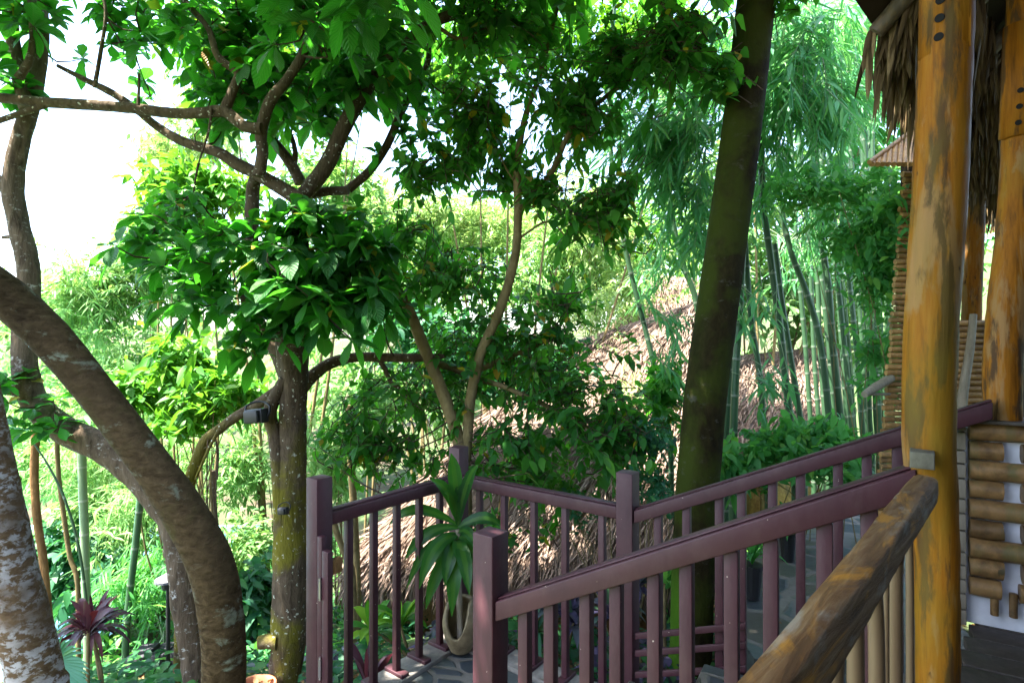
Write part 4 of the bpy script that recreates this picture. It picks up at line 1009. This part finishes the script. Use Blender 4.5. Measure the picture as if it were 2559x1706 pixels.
clump('dense dark bamboo thicket beside the small log hut', cc,
      [(1900, 480, 110, 110, 5.6, .5, 50, (8, 12), (.12, .18), (.01, .015), (-.1, -.2, -.5)), (1960, 200, 100, 160, 5.7, .5, 70, (8, 12), (.16, .24), BW, (.1, -.2, -.6)), (2060, 160, 70, 140, 6.2, .5, 40, (8, 12), (.16, .24), BW, (0, -.2, -.6)), (1830, 600, 90, 80, 6.2, .5, 26, (8, 12), (.12, .18), (.01, .015), (-.1, 0, -.5))])

# =================================================================== SHRUBS, BACKGROUND TREES
BF = 2.6
def bush(name, label, cat, blobs, leaf, L, W, prof='ovate', n_tr=0, stem='bark_tan', hang=.4, k=(7, 11), ln=.3, gaps=SKY, group=None, rd=.6, trunk_r=.03):
    """blobs: (px,py,rx,ry,d,count)"""
    cen = P(blobs[0][0], blobs[0][1], blobs[0][4]); gz = float(ground_z(cen[0], cen[1]))
    t = thing(name, label, cat, (cen[0], cen[1], gz), group)
    c = Crown(); tw = MB()
    for px, py, rx, ry, d, n in blobs:
        tp, v = tips_in(px, py, rx, ry, d, rd * d / 6., int(n * BF), gaps, shell=.3)
        c.sprays(tp, v * .8 + rng.normal(size=v.shape) * .45 + np.array([0, -.1, -.05]), k, L, W, ln=ln, prof=prof, hang=hang, yellow=.01, stem=None)
        b = P(px, py, d); g0 = float(ground_z(cen[0], cen[1])) - .2
        for q in range(max(1, n_tr)):
            e = b + rng.normal(size=3) * np.array([.35 * rx / F * d, .2, .3 * ry / F * d])
            s = np.array([cen[0] + rng.normal() * .06 * n_tr, cen[1] + rng.normal() * .1, g0])
            tw.tube([s, (s * .5 + e * .5) + rng.normal(size=3) * .12, e], [trunk_r * .5, trunk_r * .3, .003], 6, .2, rough=.04)
    tw.build('trunk', M[stem], t, smooth=True); c.build('crown', M[leaf], t)
    return t
fine = dict(L=(.11, .19), W=(.007, .012), prof='lance', k=(10, 16))
bush('bamboo_shrub', 'sunlit feathery bamboo on the left hillside against the white sky', 'bamboo', [(200, 690, 120, 130, 9., 120), (300, 640, 110, 110, 9.4, 100), (330, 520, 60, 50, 9.5, 34)], 'leaf_lime', n_tr=3, stem='pale_bamboo', **{**fine, 'L': (.16, .26), 'W': (.012, .02)})
bush('bamboo_shrub', 'bright feathery bamboo low behind the crossing of the two left trunks', 'bamboo', [(330, 1180, 150, 120, 6.6, 130), (230, 1060, 130, 90, 7.0, 80), (420, 1060, 100, 70, 7.2, 50)], 'leaf_lime', n_tr=4, stem='pale_bamboo', **fine)
bush('bamboo_shrub', 'fine-leaved green bamboo hanging over the dark ledge at lower left', 'bamboo', [(350, 1330, 120, 70, 5.6, 80), (440, 1260, 50, 60, 5.6, 20)], 'leaf_vine', n_tr=2, stem='pale_bamboo', **fine)
bush('shrub', 'bright yellow-green bush at the far left behind the big curved trunk', 'shrub', [(90, 720, 120, 110, 11, 90), (120, 830, 130, 90, 10, 80)], 'leaf_lime', (.10, .17), (.02, .035), n_tr=2)
bush('shrub', 'pale sunny bushes mid-left below the feathery bamboo', 'shrub', [(330, 840, 160, 110, 9.0, 130), (220, 930, 120, 80, 8.4, 70)], 'leaf_lime', (.10, .16), (.014, .024), n_tr=3)
bush('shrub', 'broad-leaved fresh green shrub standing left of the central trunk', 'shrub', [(420, 830, 100, 80, 5.6, 36), (520, 900, 100, 70, 5.4, 36), (300, 900, 80, 70, 5.5, 24), (430, 960, 90, 40, 5.4, 20)], 'leaf_fresh', (.13, .19), (.03, .042), n_tr=3, k=(6, 9), gaps=())
bush('broadleaf_tree', 'sunlit broad-leaved tree between the white sky and the central tree', 'tree', [(470, 430, 150, 70, 6.6, 60), (380, 420, 90, 60, 6.8, 26), (430, 520, 120, 60, 6.8, 40)], 'leaf_fresh', (.13, .19), (.03, .042), n_tr=2, k=(6, 9), trunk_r=.05)
bush('broadleaf_tree', 'airy pale tree far behind the left branches at the edge of the sky', 'tree', [(390, 370, 90, 60, 12, 90), (345, 330, 50, 50, 12.4, 34), (470, 310, 110, 100, 12, 90)], 'leaf_pale', (.12, .2), (.02, .035), n_tr=2, trunk_r=.05)
bush('shrub', 'pale fern-like bush between the central trunk and the curved trunk', 'shrub', [(560, 1080, 80, 110, 7.6, 70), (560, 1260, 80, 90, 6.6, 60), (600, 950, 70, 60, 8.2, 30)], 'leaf_lime', (.10, .16), (.014, .024), n_tr=2)
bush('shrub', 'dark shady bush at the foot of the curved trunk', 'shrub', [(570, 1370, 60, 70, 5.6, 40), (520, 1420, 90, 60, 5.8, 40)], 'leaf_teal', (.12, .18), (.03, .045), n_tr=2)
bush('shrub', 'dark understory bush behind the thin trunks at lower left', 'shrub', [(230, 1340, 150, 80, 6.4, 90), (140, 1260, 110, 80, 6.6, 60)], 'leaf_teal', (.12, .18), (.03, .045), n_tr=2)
bush('shrub', 'light green bush right of the central trunk above the left handrail', 'shrub', [(770, 1040, 90, 130, 7.6, 90), (850, 930, 110, 80, 8.2, 60), (720, 1250, 40, 70, 7, 30)], 'leaf_lime', (.10, .16), (.016, .028), n_tr=2)
bush('broadleaf_tree', 'pale fine-leaved tree in the middle distance behind the twin stems', 'tree', [(980, 490, 180, 60, 13, 330), (1120, 520, 150, 70, 13, 240), (860, 470, 90, 70, 13.5, 130)], 'leaf_pale', (.10, .17), (.014, .026), n_tr=2, trunk_r=.07)
bush('broadleaf_tree', 'yellow-green sunlit tree right of the twin stems in the middle distance', 'tree', [(1290, 570, 130, 90, 12, 220), (1230, 650, 130, 70, 12, 160), (1360, 640, 90, 80, 11.6, 100)], 'leaf_lime', (.10, .17), (.014, .026), n_tr=2, trunk_r=.06)
bush('shrub', 'pale small-leaved bush growing over the big thatched roof', 'shrub', [(1370, 720, 100, 90, 8.6, 90), (1430, 800, 60, 70, 8.2, 40), (1450, 900, 50, 60, 7.0, 24)], 'leaf_pale', (.05, .09), (.012, .02), n_tr=2)
bush('shrub', 'dull green twiggy bush between the landing post and the dark trunk', 'shrub', [(1500, 1000, 50, 70, 4.6, 24), (1500, 1120, 40, 60, 4.4, 20), (1330, 1160, 70, 30, 4.8, 12)], 'leaf_teal', (.05, .08), (.012, .018), n_tr=3, trunk_r=.012)
bush('shrub', 'green bush at the foot of the bamboo right of the dark trunk', 'shrub', [(1800, 1020, 90, 50, 4.9, 40), (1900, 1010, 80, 40, 4.8, 34), (1690, 1080, 60, 50, 4.8, 20), (1930, 1080, 60, 40, 4.4, 14)], 'leaf_vine', (.09, .14), (.025, .04), n_tr=3, trunk_r=.015)
bush('climbing_vine', 'leafy green vine draped over the small log hut and bamboo', 'vine', [(2030, 600, 55, 170, 4.3, 56), (1970, 540, 110, 100, 4.6, 30), (1980, 420, 110, 70, 4.7, 26), (2020, 820, 36, 100, 4.4, 20), (1850, 430, 110, 35, 4.7, 22), (2050, 490, 50, 60, 4.2, 26)], 'leaf_vine', (.07, .11), (.017, .026), n_tr=2, trunk_r=.012)
bush('broadleaf_tree', 'bright green tree filling the gaps behind the bamboo canes', 'tree', [(1750, 620, 220, 150, 10, 170), (1900, 700, 160, 150, 10.2, 120), (1680, 420, 180, 160, 10.5, 120), (1950, 400, 160, 200, 10.5, 130)], 'leaf_lime', (.13, .2), (.03, .045), n_tr=2, trunk_r=.07)
bush('broadleaf_tree', 'deep green tree behind the top of the bamboo', 'tree', [(1750, 150, 260, 170, 9.5, 190), (2000, 150, 150, 220, 9.5, 120), (2250, 300, 150, 300, 11, 160)], 'leaf_vine', (.14, .2), (.03, .045), n_tr=2, trunk_r=.08)
bush('broadleaf_tree', 'leafy tree behind the upper limbs of the central tree', 'tree', [(620, 170, 200, 150, 7.6, 150), (850, 130, 190, 120, 7.8, 130), (480, 80, 130, 90, 8, 60)], 'leaf_fresh', (.12, .18), (.03, .045), n_tr=2, trunk_r=.07, gaps=SKY + [(820, 300, 40, 60), (960, 250, 40, 40)])
bush('broadleaf_tree', 'green tree high behind the slender twin-stemmed tree', 'tree', [(1180, 60, 200, 90, 7.8, 110), (1420, 90, 180, 110, 7.8, 110), (1040, 170, 90, 70, 7.6, 30)], 'leaf_fresh', (.10, .16), (.025, .04), n_tr=2, trunk_r=.06, gaps=g5)
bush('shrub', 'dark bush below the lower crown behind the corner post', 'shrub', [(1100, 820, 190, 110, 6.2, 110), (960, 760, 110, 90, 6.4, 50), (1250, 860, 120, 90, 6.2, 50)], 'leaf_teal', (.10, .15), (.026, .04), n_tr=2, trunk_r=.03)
bush('broadleaf_tree', 'yellow-green tree filling the view between the central trunk and the twin stems', 'tree', [(840, 560, 130, 130, 9.4, 140), (900, 700, 160, 120, 9.2, 140), (760, 420, 150, 90, 9.6, 110)], 'leaf_lime', (.12, .18), (.025, .04), n_tr=1, trunk_r=.05)
bush('broadleaf_tree', 'pale leafy tree between the twin stems and the bamboo', 'tree', [(1380, 540, 120, 90, 10.5, 130), (1330, 440, 110, 60, 10.8, 60), (1450, 660, 90, 90, 10.2, 90)], 'leaf_pale', (.10, .16), (.016, .028), n_tr=1, trunk_r=.05, gaps=g5)
bush('shrub', 'pale green bush seen between the two left trunks above the water', 'shrub', [(120, 1060, 130, 110, 7.6, 110), (60, 960, 90, 70, 8, 50), (200, 1180, 100, 80, 7, 60)], 'leaf_lime', (.09, .15), (.016, .028), n_tr=2)
bush('broadleaf_tree', 'olive green tree low across the middle distance under the right branches', 'tree', [(1000, 560, 200, 100, 15, 300), (1250, 520, 200, 90, 15.5, 280), (1450, 560, 150, 120, 15, 200)], 'leaf_fresh', (.14, .22), (.03, .05), n_tr=1, trunk_r=.05, gaps=g5)
bush('shrub', 'loose green bush in front of the thatched roof beyond the right landing post', 'shrub', [(1420, 1010, 110, 130, 5.0, 40), (1520, 900, 60, 110, 5.2, 26), (1250, 1090, 120, 70, 5.0, 24)], 'leaf_mid', (.08, .12), (.022, .034), n_tr=3, trunk_r=.02, gaps=())
# far wood: one mass
c = Crown(); mbk = MB()
for px, py, rx, ry, d, n in ((100, 720, 300, 130, 26, 260), (500, 640, 250, 150, 22, 260), (900, 620, 250, 110, 22, 260), (1250, 640, 260, 100, 22, 240), (1600, 560, 260, 220, 20, 300), (2000, 560, 260, 260, 20, 320), (2400, 560, 260, 260, 20, 200), (-300, 720, 300, 150, 26, 200),
                         (300, 900, 500, 120, 18, 380), (900, 880, 350, 130, 16, 300), (1500, 830, 300, 120, 17, 260)):
    tp, v = tips_in(px, py, rx, ry, d, 2.0, n, SKY, shell=.1)
    c.sprays(tp, v + rng.normal(size=v.shape) * .5, (9, 13), (.22, .36), (.05, .09), ln=.7, yellow=0.)
tag(c.build('far_wood', M['leaf_lime'], None), kind='stuff')

# =================================================================== SMALL PLANTS AND OBJECTS
def bez(a, b, c_, n=8):
    t = np.linspace(0, 1, n)[:, None]; return (1 - t) ** 2 * a + 2 * t * (1 - t) * b + t * t * c_
def strap_leaf(mb, a, b, c_, hw, r, prof=(.25, .6, .85, 1., 1., .85, .5, .03), fold=.3, tilt=None):
    p = bez(a, b, c_, 8); t = np.gradient(p, axis=0); t /= np.linalg.norm(t, axis=1)[:, None]
    ref = np.array([0, -.5, 1.]) if tilt is None else tilt
    s = np.cross(t, ref); s /= np.linalg.norm(s, axis=1)[:, None] + 1e-9; n = np.cross(s, t)
    h = np.array(prof)[:, None] * hw; wv = (np.sin(np.linspace(0, 9, 8) + r * 20) * .12)[:, None]
    v = np.stack([p - s * h + n * h * (fold + wv), p, p + s * h + n * h * (fold - wv)], 1).reshape(-1, 3)
    f = []
    for k in range(7): f += [[k * 3, k * 3 + 1, k * 3 + 4, k * 3 + 3], [k * 3 + 1, k * 3 + 2, k * 3 + 5, k * 3 + 4]]
    mb.add(v, f, np.stack([np.tile([-1., 0, 1.], 8), np.repeat(np.linspace(0, 1, 8), 3)], -1), r)
# vase with a scooped-out front, and the corn plant in it
vc = C_ + np.array([.03, -.175, .03])
vs = thing('vase', 'tan ceramic vase with a crescent opening in the landing corner', 'vase', vc)
mb = MB(); nth, nz = 40, 22; vv = []
for a in range(nth):
    th = 2 * math.pi * a / nth
    dang = abs((th - math.radians(255) + math.pi) % (2 * math.pi) - math.pi)
    rim = .30 - .20 * math.exp(-(dang / .75) ** 2.6)
    for b in range(nz):
        z = rim * b / (nz - 1); rr = .055 + .055 * math.sin(min(1, z / .30) * math.pi * .86 + .12)
        vv.append([math.cos(th) * rr, math.sin(th) * rr, z])
ff = [[a * nz + b, ((a + 1) % nth) * nz + b, ((a + 1) % nth) * nz + b + 1, a * nz + b + 1] for a in range(nth) for b in range(nz - 1)]
mb.add(np.array(vv) + vc, ff); o = mb.build('body', M['vase'], vs, smooth=True)
m = o.modifiers.new('thick', 'SOLIDIFY'); m.thickness = .018; m.offset = -1
mb = MB(); mb.tube([vc + [0, 0, .0], vc + [0, 0, .05]], [.055, .085], 16, .05, smooth=False); mb.build('soil_fill', M['soil'], vs)
dp = thing('corn_plant', 'corn plant with drooping striped strap leaves growing from the crescent vase', 'plant', vc + [0, 0, .05])
mb = MB(); top = P(1052, 1215, 3.33); mb.tube([vc + [0, 0, .04], vc + [-.01, 0, .3], top], [.022, .018, .014], 10, .04, rough=.04); mb.build('stem', M['pale_wood'], dp, smooth=True)
leafs = [(1036, 1040, 1.0, 1200), (989, 1100, .8, 1195), (893, 1205, .8, 1205), (930, 1285, .9, 1210), (963, 1351, 1., 1230), (978, 1398, .9, 1250), (1022, 1345, 1.05, 1240), (1038, 1414, 1.1, 1250), (1078, 1364, 1., 1235), (1099, 1065, .8, 1200), (1150, 1208, .9, 1210), (1080, 1102, .8, 1200), (934, 1351, .7, 1230), (1062, 1110, 1., 1205), (1110, 1330, .9, 1235), (1140, 1290, .9, 1230), (1000, 1290, .9, 1225), (1060, 1300, 1., 1240), (1020, 1130, .9, 1200), (1090, 1250, .8, 1220)]
for k, (px, py, s, by) in enumerate(leafs):
    mb = MB(); dz = 3.33 + rng.uniform(-.22, .03) - (.1 if py > 1250 else 0); a = P(1052, by, 3.33); c_ = P(px, py, dz)
    h = np.linalg.norm(c_ - a); mid = (a + c_) / 2; 
    if py > 1180: mid = a * .45 + c_ * .55 + np.array([0, 0, rng.uniform(.3, .55) * h]); mid[:2] = a[:2] * .35 + c_[:2] * .65 + np.array([.0, -.03])
    else: mid = mid + np.array([(px - 1052) * -.0004, 0, .1])
    strap_leaf(mb, a, mid, c_, .041 * s, rng.random(), tilt=np.array([.15, -1., .7]))
    mb.build('leaf', M['leaf_strap'], dp, smooth=True)

def rosette_plant(name, label, cat, base, n, L, hw, mat, up=.9, stemh=0.3, heads=1, group=None, pot=None, droop=.6):
    base = np.asarray(base, float); t = thing(name, label, cat, base, group)
    sm = MB(); lf = MB()
    for h in range(heads):
        top = base + np.array([rng.normal() * .12 * (heads > 1), rng.normal() * .12 * (heads > 1), stemh * rng.uniform(.6, 1.1) + .02])
        sm.tube([base, (base + top) / 2 + rng.normal(size=3) * .01, top], [.014, .012, .01], 7, .08, rough=.03)
        for k in range(n):
            th = 2.4 * k + rng.normal() * .2; be = rng.uniform(.15, 1.) ** .8 * up * 1.5; l = rng.uniform(*L)
            d = np.array([math.cos(th) * math.sin(be), math.sin(th) * math.sin(be), math.cos(be)])
            a = top + [0, 0, -.1 * stemh * rng.random()]; m = a + d * l * .6 + [0, 0, .04]; e = a + d * l + [0, 0, -droop * l * math.sin(be) ** 2]
            strap_leaf(lf, a, m, e, hw * rng.uniform(.8, 1.1), rng.random(), tilt=np.array([0, 0, 1.]) + rng.normal(size=3) * .2)
    sm.build('stem', M['bark_tan'], t, smooth=True); lf.build('foliage', M[mat], t, smooth=True)
    return t
def gp(px, py, d, z=None):
    p = P(px, py, d); p[2] = float(ground_z(p[0], p[1])) if z is None else z; return p
rosette_plant('cordyline', 'dark purple-red strap-leaved plant in front of the dark ledge at lower left', 'plant', gp(240, 1500, 4.3), 40, (.2, .36), .018, 'leaf_red', stemh=.48, heads=2)
rosette_plant('cordyline', 'crimson strap-leaved plant at the bottom edge right of the lichen trunk', 'plant', gp(205, 1620, 3.9), 18, (.2, .34), .024, 'leaf_red', stemh=.62, heads=1)
rosette_plant('cordyline', 'small red-bladed plant seen between the left landing balusters', 'plant', gp(848, 1450, 3.7), 7, (.25, .4), .03, 'leaf_red', up=.5, stemh=.1)
rosette_plant('cordyline', 'dark-leaved plant behind the back landing balusters', 'plant', gp(1290, 1420, 4.1), 22, (.2, .34), .03, 'leaf_purple', stemh=.5, heads=2)
rosette_plant('cordyline', 'dark-leaved plant at the foot of the right landing post', 'plant', gp(1480, 1380, 3.9), 22, (.2, .34), .03, 'leaf_purple', stemh=.5, heads=2)
rosette_plant('leafy_plant', 'teal broad-bladed plant just behind the back handrail', 'plant', gp(1225, 1330, 4.2), 12, (.25, .38), .05, 'leaf_teal', stemh=.35)
rosette_plant('leafy_plant', 'bright green bladed plant below the left handrail near the vase', 'plant', gp(950, 1440, 4.3), 14, (.2, .34), .035, 'leaf_fresh', stemh=.3, heads=2)
rosette_plant('leafy_plant', 'broad bladed green plant right of the right landing post', 'plant', gp(1525, 1250, 4.1), 12, (.25, .4), .045, 'leaf_vine', stemh=.85)
# fan palms
def fan(label, c, d, n, L, hw, mat, ang0, ang1, tint):
    t = thing('fan_palm', label, 'palm', gp(0, 0, 1)); t.location = (c[0], c[1], float(ground_z(c[0], c[1])))
    lf = MB(); st = MB(); g0 = np.array([c[0] - .1, c[1] + .15, float(ground_z(c[0], c[1]))])
    st.tube([g0, (g0 + c) / 2 + [0, .08, .05], c], [.012, .01, .007], 6, .1)
    for k in range(n):
        a = ang0 + (ang1 - ang0) * k / (n - 1); dr = np.array([math.cos(a), -.35, math.sin(a)]); l = L * rng.uniform(.85, 1.05)
        strap_leaf(lf, c, c + dr * l * .55 + [0, 0, .02], c + dr * l + [0, 0, -.05], hw, np.clip(tint + rng.normal() * .1, 0, 1), tilt=np.array([0, -1., .25]))
    st.build('stem', M['green_bamboo'], t, smooth=True); lf.build('frond', M[mat], t, smooth=True)
fan('blue-green fan palm leaf right of the lichen trunk', P(125, 1520, 3.6), 3.6, 20, .36, .012, 'leaf_fan', -.5, 1.5, .25)
fan('yellow-green fan palm leaf in the bottom left corner', P(20, 1640, 2.9), 2.9, 20, .34, .013, 'leaf_fan', .2, 2.9, 1.)
# potted plants on the path
def potted(label, px, py, d):
    b = P(px, py, d); t = thing('potted_plant', label, 'potted plant', b, 'black pots on the path')
    mb = MB(); mb.tube([b + [0, 0, .002], b + [0, 0, .2], b + [0, 0, .2], b + [0, 0, .225]], [.045, .062, .068, .068], 16, .05, smooth=False); mb.build('pot', M['black'], t)
    lf = MB()
    for k in range(34):
        th = 2.4 * k; be = rng.uniform(.2, 1.5); l = rng.uniform(.16, .26); a = b + [0, 0, .22 + .05 * rng.random()]
        dr = np.array([math.cos(th) * math.sin(be), math.sin(th) * math.sin(be), math.cos(be)])
        strap_leaf(lf, a, a + dr * l * .6 + [0, 0, .05], a + dr * l + [0, 0, -.1 * math.sin(be)], .016, rng.random() * .6, tilt=np.array([0, 0, 1.]))
    lf.build('foliage', M['leaf_vine'], t, smooth=True)
potted('nearer black pot of strap leaves on the path beyond the long railing', 1727, 1372, 3.7)
potted('farther black pot of strap leaves on the path, beside the rising railing', 1808, 1286, 4.35)
# terracotta pot bottom-left
b = gp(588, 1568, 3.95); b[2] = -.62
t = thing('flower_pot', 'orange terracotta pot of dead leaves at the foot of the central trunk', 'pot', b)
mb = MB(); n_ = 24
prof_ = [(.09, -.3), (.125, -.05), (.135, -.05), (.14, .0), (.125, .0), (.115, -.05)]
vv = [[b[0] + r * math.cos(2 * math.pi * a / n_), b[1] + r * math.sin(2 * math.pi * a / n_), b[2] + .06 + z] for r, z in prof_ for a in range(n_)]
ff = [[k * n_ + a, k * n_ + (a + 1) % n_, (k + 1) * n_ + (a + 1) % n_, (k + 1) * n_ + a] for k in range(len(prof_) - 1) for a in range(n_)]
mb.add(vv, ff); mb.build('pot_body', M['terracotta'], t, smooth=False)
mb = MB(); mb.tube([b + [0, 0, -.05], b + [0, 0, .015]], [.09, .115], 16, .05, smooth=False); mb.build('soil_fill', M['soil'], t)
c = Crown(); N = 40; B = b + np.column_stack([rng.normal(size=N) * .05, rng.normal(size=N) * .05, np.full(N, .02)]); c.add(B, rng.normal(size=(N, 3)) * [1, 1, .4] + [0, 0, .2], rng.uniform(.06, .12, N), .018, .2, 'ovate', rng.random(N), twist=.5); c.build('dead_leaves', M['leaf_dry'], t)
# lamps
def flood(label, px, py, d, s):
    q = P(px, py, d); t = thing('floodlight', label, 'light', q)
    mb = MB(); ax = np.array([.9, -.3, .1]); ax /= np.linalg.norm(ax); ay = np.cross([0, 0, 1.], ax); ay /= np.linalg.norm(ay); az = np.cross(ax, ay)
    mb.box(q, .15 * s, .07 * s, .10 * s, ax, ay, az); mb.box(q - ay * .05 * s, .12 * s, .03 * s, .085 * s, ax, ay, az); mb.build('housing', M['black'], t, bevel=.006)
    mb = MB(); mb.tube([q + [-.08 * s, 0, 0], q + [-.085 * s, .02, .07 * s], q + [0, .05, .1 * s], q + [.085 * s, .02, .07 * s], q + [.08 * s, 0, 0]], .008 * s, 6, .03); mb.build('bracket', M['black'], t, smooth=True)
flood('black floodlight fixed where the low branch meets the central trunk', 590, 955, 4.0, 1.)
flood('small black floodlight halfway up the central trunk', 652, 1172, 4.02, .5)
q = P(388, 1326, 5.0); gz = float(ground_z(q[0], q[1]))
t = thing('garden_lamp', 'flat-hatted garden lamp on a thin post beside the crooked grey trunk', 'lamp', (q[0], q[1], gz))
mb = MB(); mb.tube([[q[0], q[1], gz - .1], q - [0, 0, .02]], .018, 8, .3, smooth=False); mb.build('post', M['black'], t, smooth=True)
mb = MB(); mb.tube([q + [0, 0, -.09], q + [0, 0, -.02]], [.05, .06], 12, .05, smooth=False); mb.build('lantern', M['black'], t)
t_ = NT('grey_lamp_hat'); hat = t_.done(t_.bsdf((.14, .14, .16), .5))
mb = MB(); mb.tube([q + [0, 0, -.02], q + [0, 0, .0], q + [0, 0, .045]], [.105, .105, .015], 18, .05, smooth=False); mb.build('hat', hat, t)
# dark stone ledge at lower left
t = thing('stone_ledge', 'low dark stone ledge running behind the red-leaved plant', 'ledge', P(420, 1500, 5.3))
mb = MB()
for k in range(7):
    a = P(310 + k * 45, 1512 - k * 5, 5.2 + .06 * k); b2 = P(352 + k * 45, 1508 - k * 5, 5.2 + .06 * k)
    mb.beam(a + [0, 0, rng.normal() * .008], b2 + [0, 0, rng.normal() * .008], .25, .16)
t_ = NT('dark_stone'); n_ = t_.noise(t_.coords(), 11, 6); ds = t_.done(t_.bsdf(t_.ramp(n_, [(.3, (.02, .02, .025)), (.7, (.07, .07, .08))]), .7, n_, .5, .02))
mb.build('stones', ds, t, bevel=.012)

# fallen leaves you could pick up on the paving
def fallen(label, p, rot, L=.1):
    c = Crown(); c.add(np.array([p]), np.array([[math.cos(rot), math.sin(rot), .05]]), L, L * .24, .1, 'ovate', np.array([rng.random()]), fold=.35)
    o = c.build('fallen_leaf', M['leaf_dry'], None); tag(o, label, 'leaf')
fallen('curled orange-brown leaf on the slate near the left kerb', np.array([-.55, 2.95, .012]), .4, .09)
fallen('dry brown leaf on the slate in front of the back landing balusters', np.array([.2, 3.02, .02]), 2.2, .1)
fallen('dry leaf on the stone steps between the railings', np.array([.85, 2.1, .39]), 1., .08)
fallen('tan leaf on the path beside the nearer black pot', np.array([1.62, 3.35, .175]), 2.4, .09)

# ground cover and litter: nobody could count them
def cover(name, regs, mat, L, W, prof='ovate', up=.5, kw=None):
    c = Crown()
    for x0, x1, y0, y1, n in regs:
        x = rng.uniform(x0, x1, n); y = rng.uniform(y0, y1, n); z = ground_z(x, y)
        cl = np.sin(x * 3.1 + 1) * np.sin(y * 2.7) > -.35
        x, y, z = x[cl], y[cl], z[cl]; n = len(x)
        B = np.column_stack([x, y, z + rng.uniform(0, .22, n) * (up > .2)]); D = rng.normal(size=(n, 3)); D[:, 2] = np.abs(D[:, 2]) * up
        c.add(B, D, rng.uniform(*L, n), rng.uniform(*W, n), .4, prof, rng.random(n), twist=.3)
    tag(c.build(name, M[mat], None), kind='stuff')
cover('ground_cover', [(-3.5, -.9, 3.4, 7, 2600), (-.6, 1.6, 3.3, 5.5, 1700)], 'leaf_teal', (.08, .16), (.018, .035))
cover('purple_ground_cover', [(-.7, .2, 3.7, 4.6, 500), (.3, 1.3, 3.0, 4.4, 900), (-2.2, -1.2, 3.2, 4.6, 350)], 'leaf_purple', (.08, .15), (.016, .03))
cover('leaf_litter', [(-4, 2.2, 2.6, 6.5, 3200), (1.2, 4.5, 3.2, 7, 1500)], 'leaf_dry', (.06, .13), (.014, .028), up=.1)
cover('grass_cover', [(-6, -1, 5, 12, 7000), (1.5, 6, 5, 10, 2500)], 'leaf_vine', (.12, .26), (.012, .03), 'lance', 1.2)

# =================================================================== LIGHT, SKY, CAMERA
world = bpy.data.worlds.new("World"); SC.world = world; world.use_nodes = True
wt = world.node_tree; bg = wt.nodes['Background']
sky = wt.nodes.new('ShaderNodeTexSky'); sky.sky_type = 'NISHITA'; sky.sun_disc = False
to_sun = Vector((-.40, -.14, 1.0)).normalized()
el = math.asin(to_sun.z); az = math.atan2(to_sun.x, to_sun.y)
sky.sun_elevation = el; sky.sun_rotation = az; sky.dust_density = 2.; sky.air_density = 1.; sky.ozone_density = 1.
wt.links.new(sky.outputs[0], bg.inputs[0]); bg.inputs[1].default_value = .15
sun = bpy.data.lights.new('sun', 'SUN'); sun.energy = 5.; sun.angle = math.radians(.5); sun.color = (1, .95, .86)
so = bpy.data.objects.new('sun', sun); COL.objects.link(so); so.rotation_euler = to_sun.to_track_quat('Z', 'Y').to_euler()
cam = bpy.data.cameras.new('camera'); cam.sensor_width = 36; cam.lens = F / 2352 * 36; cam.clip_start = .05; cam.clip_end = 300
co = bpy.data.objects.new('camera', cam); COL.objects.link(co); co.location = (0, 0, EYE)
co.rotation_euler = (math.radians(90 + .27), 0, 0); SC.camera = co
SC.view_settings.view_transform = 'Standard'; SC.view_settings.look = 'None'; SC.view_settings.gamma = 1.
SC.view_settings.use_curve_mapping = False
SC.view_settings.exposure = 2.95
SC.cycles.use_denoising = True
SC.cycles.max_bounces = 8; SC.cycles.transparent_max_bounces = 4
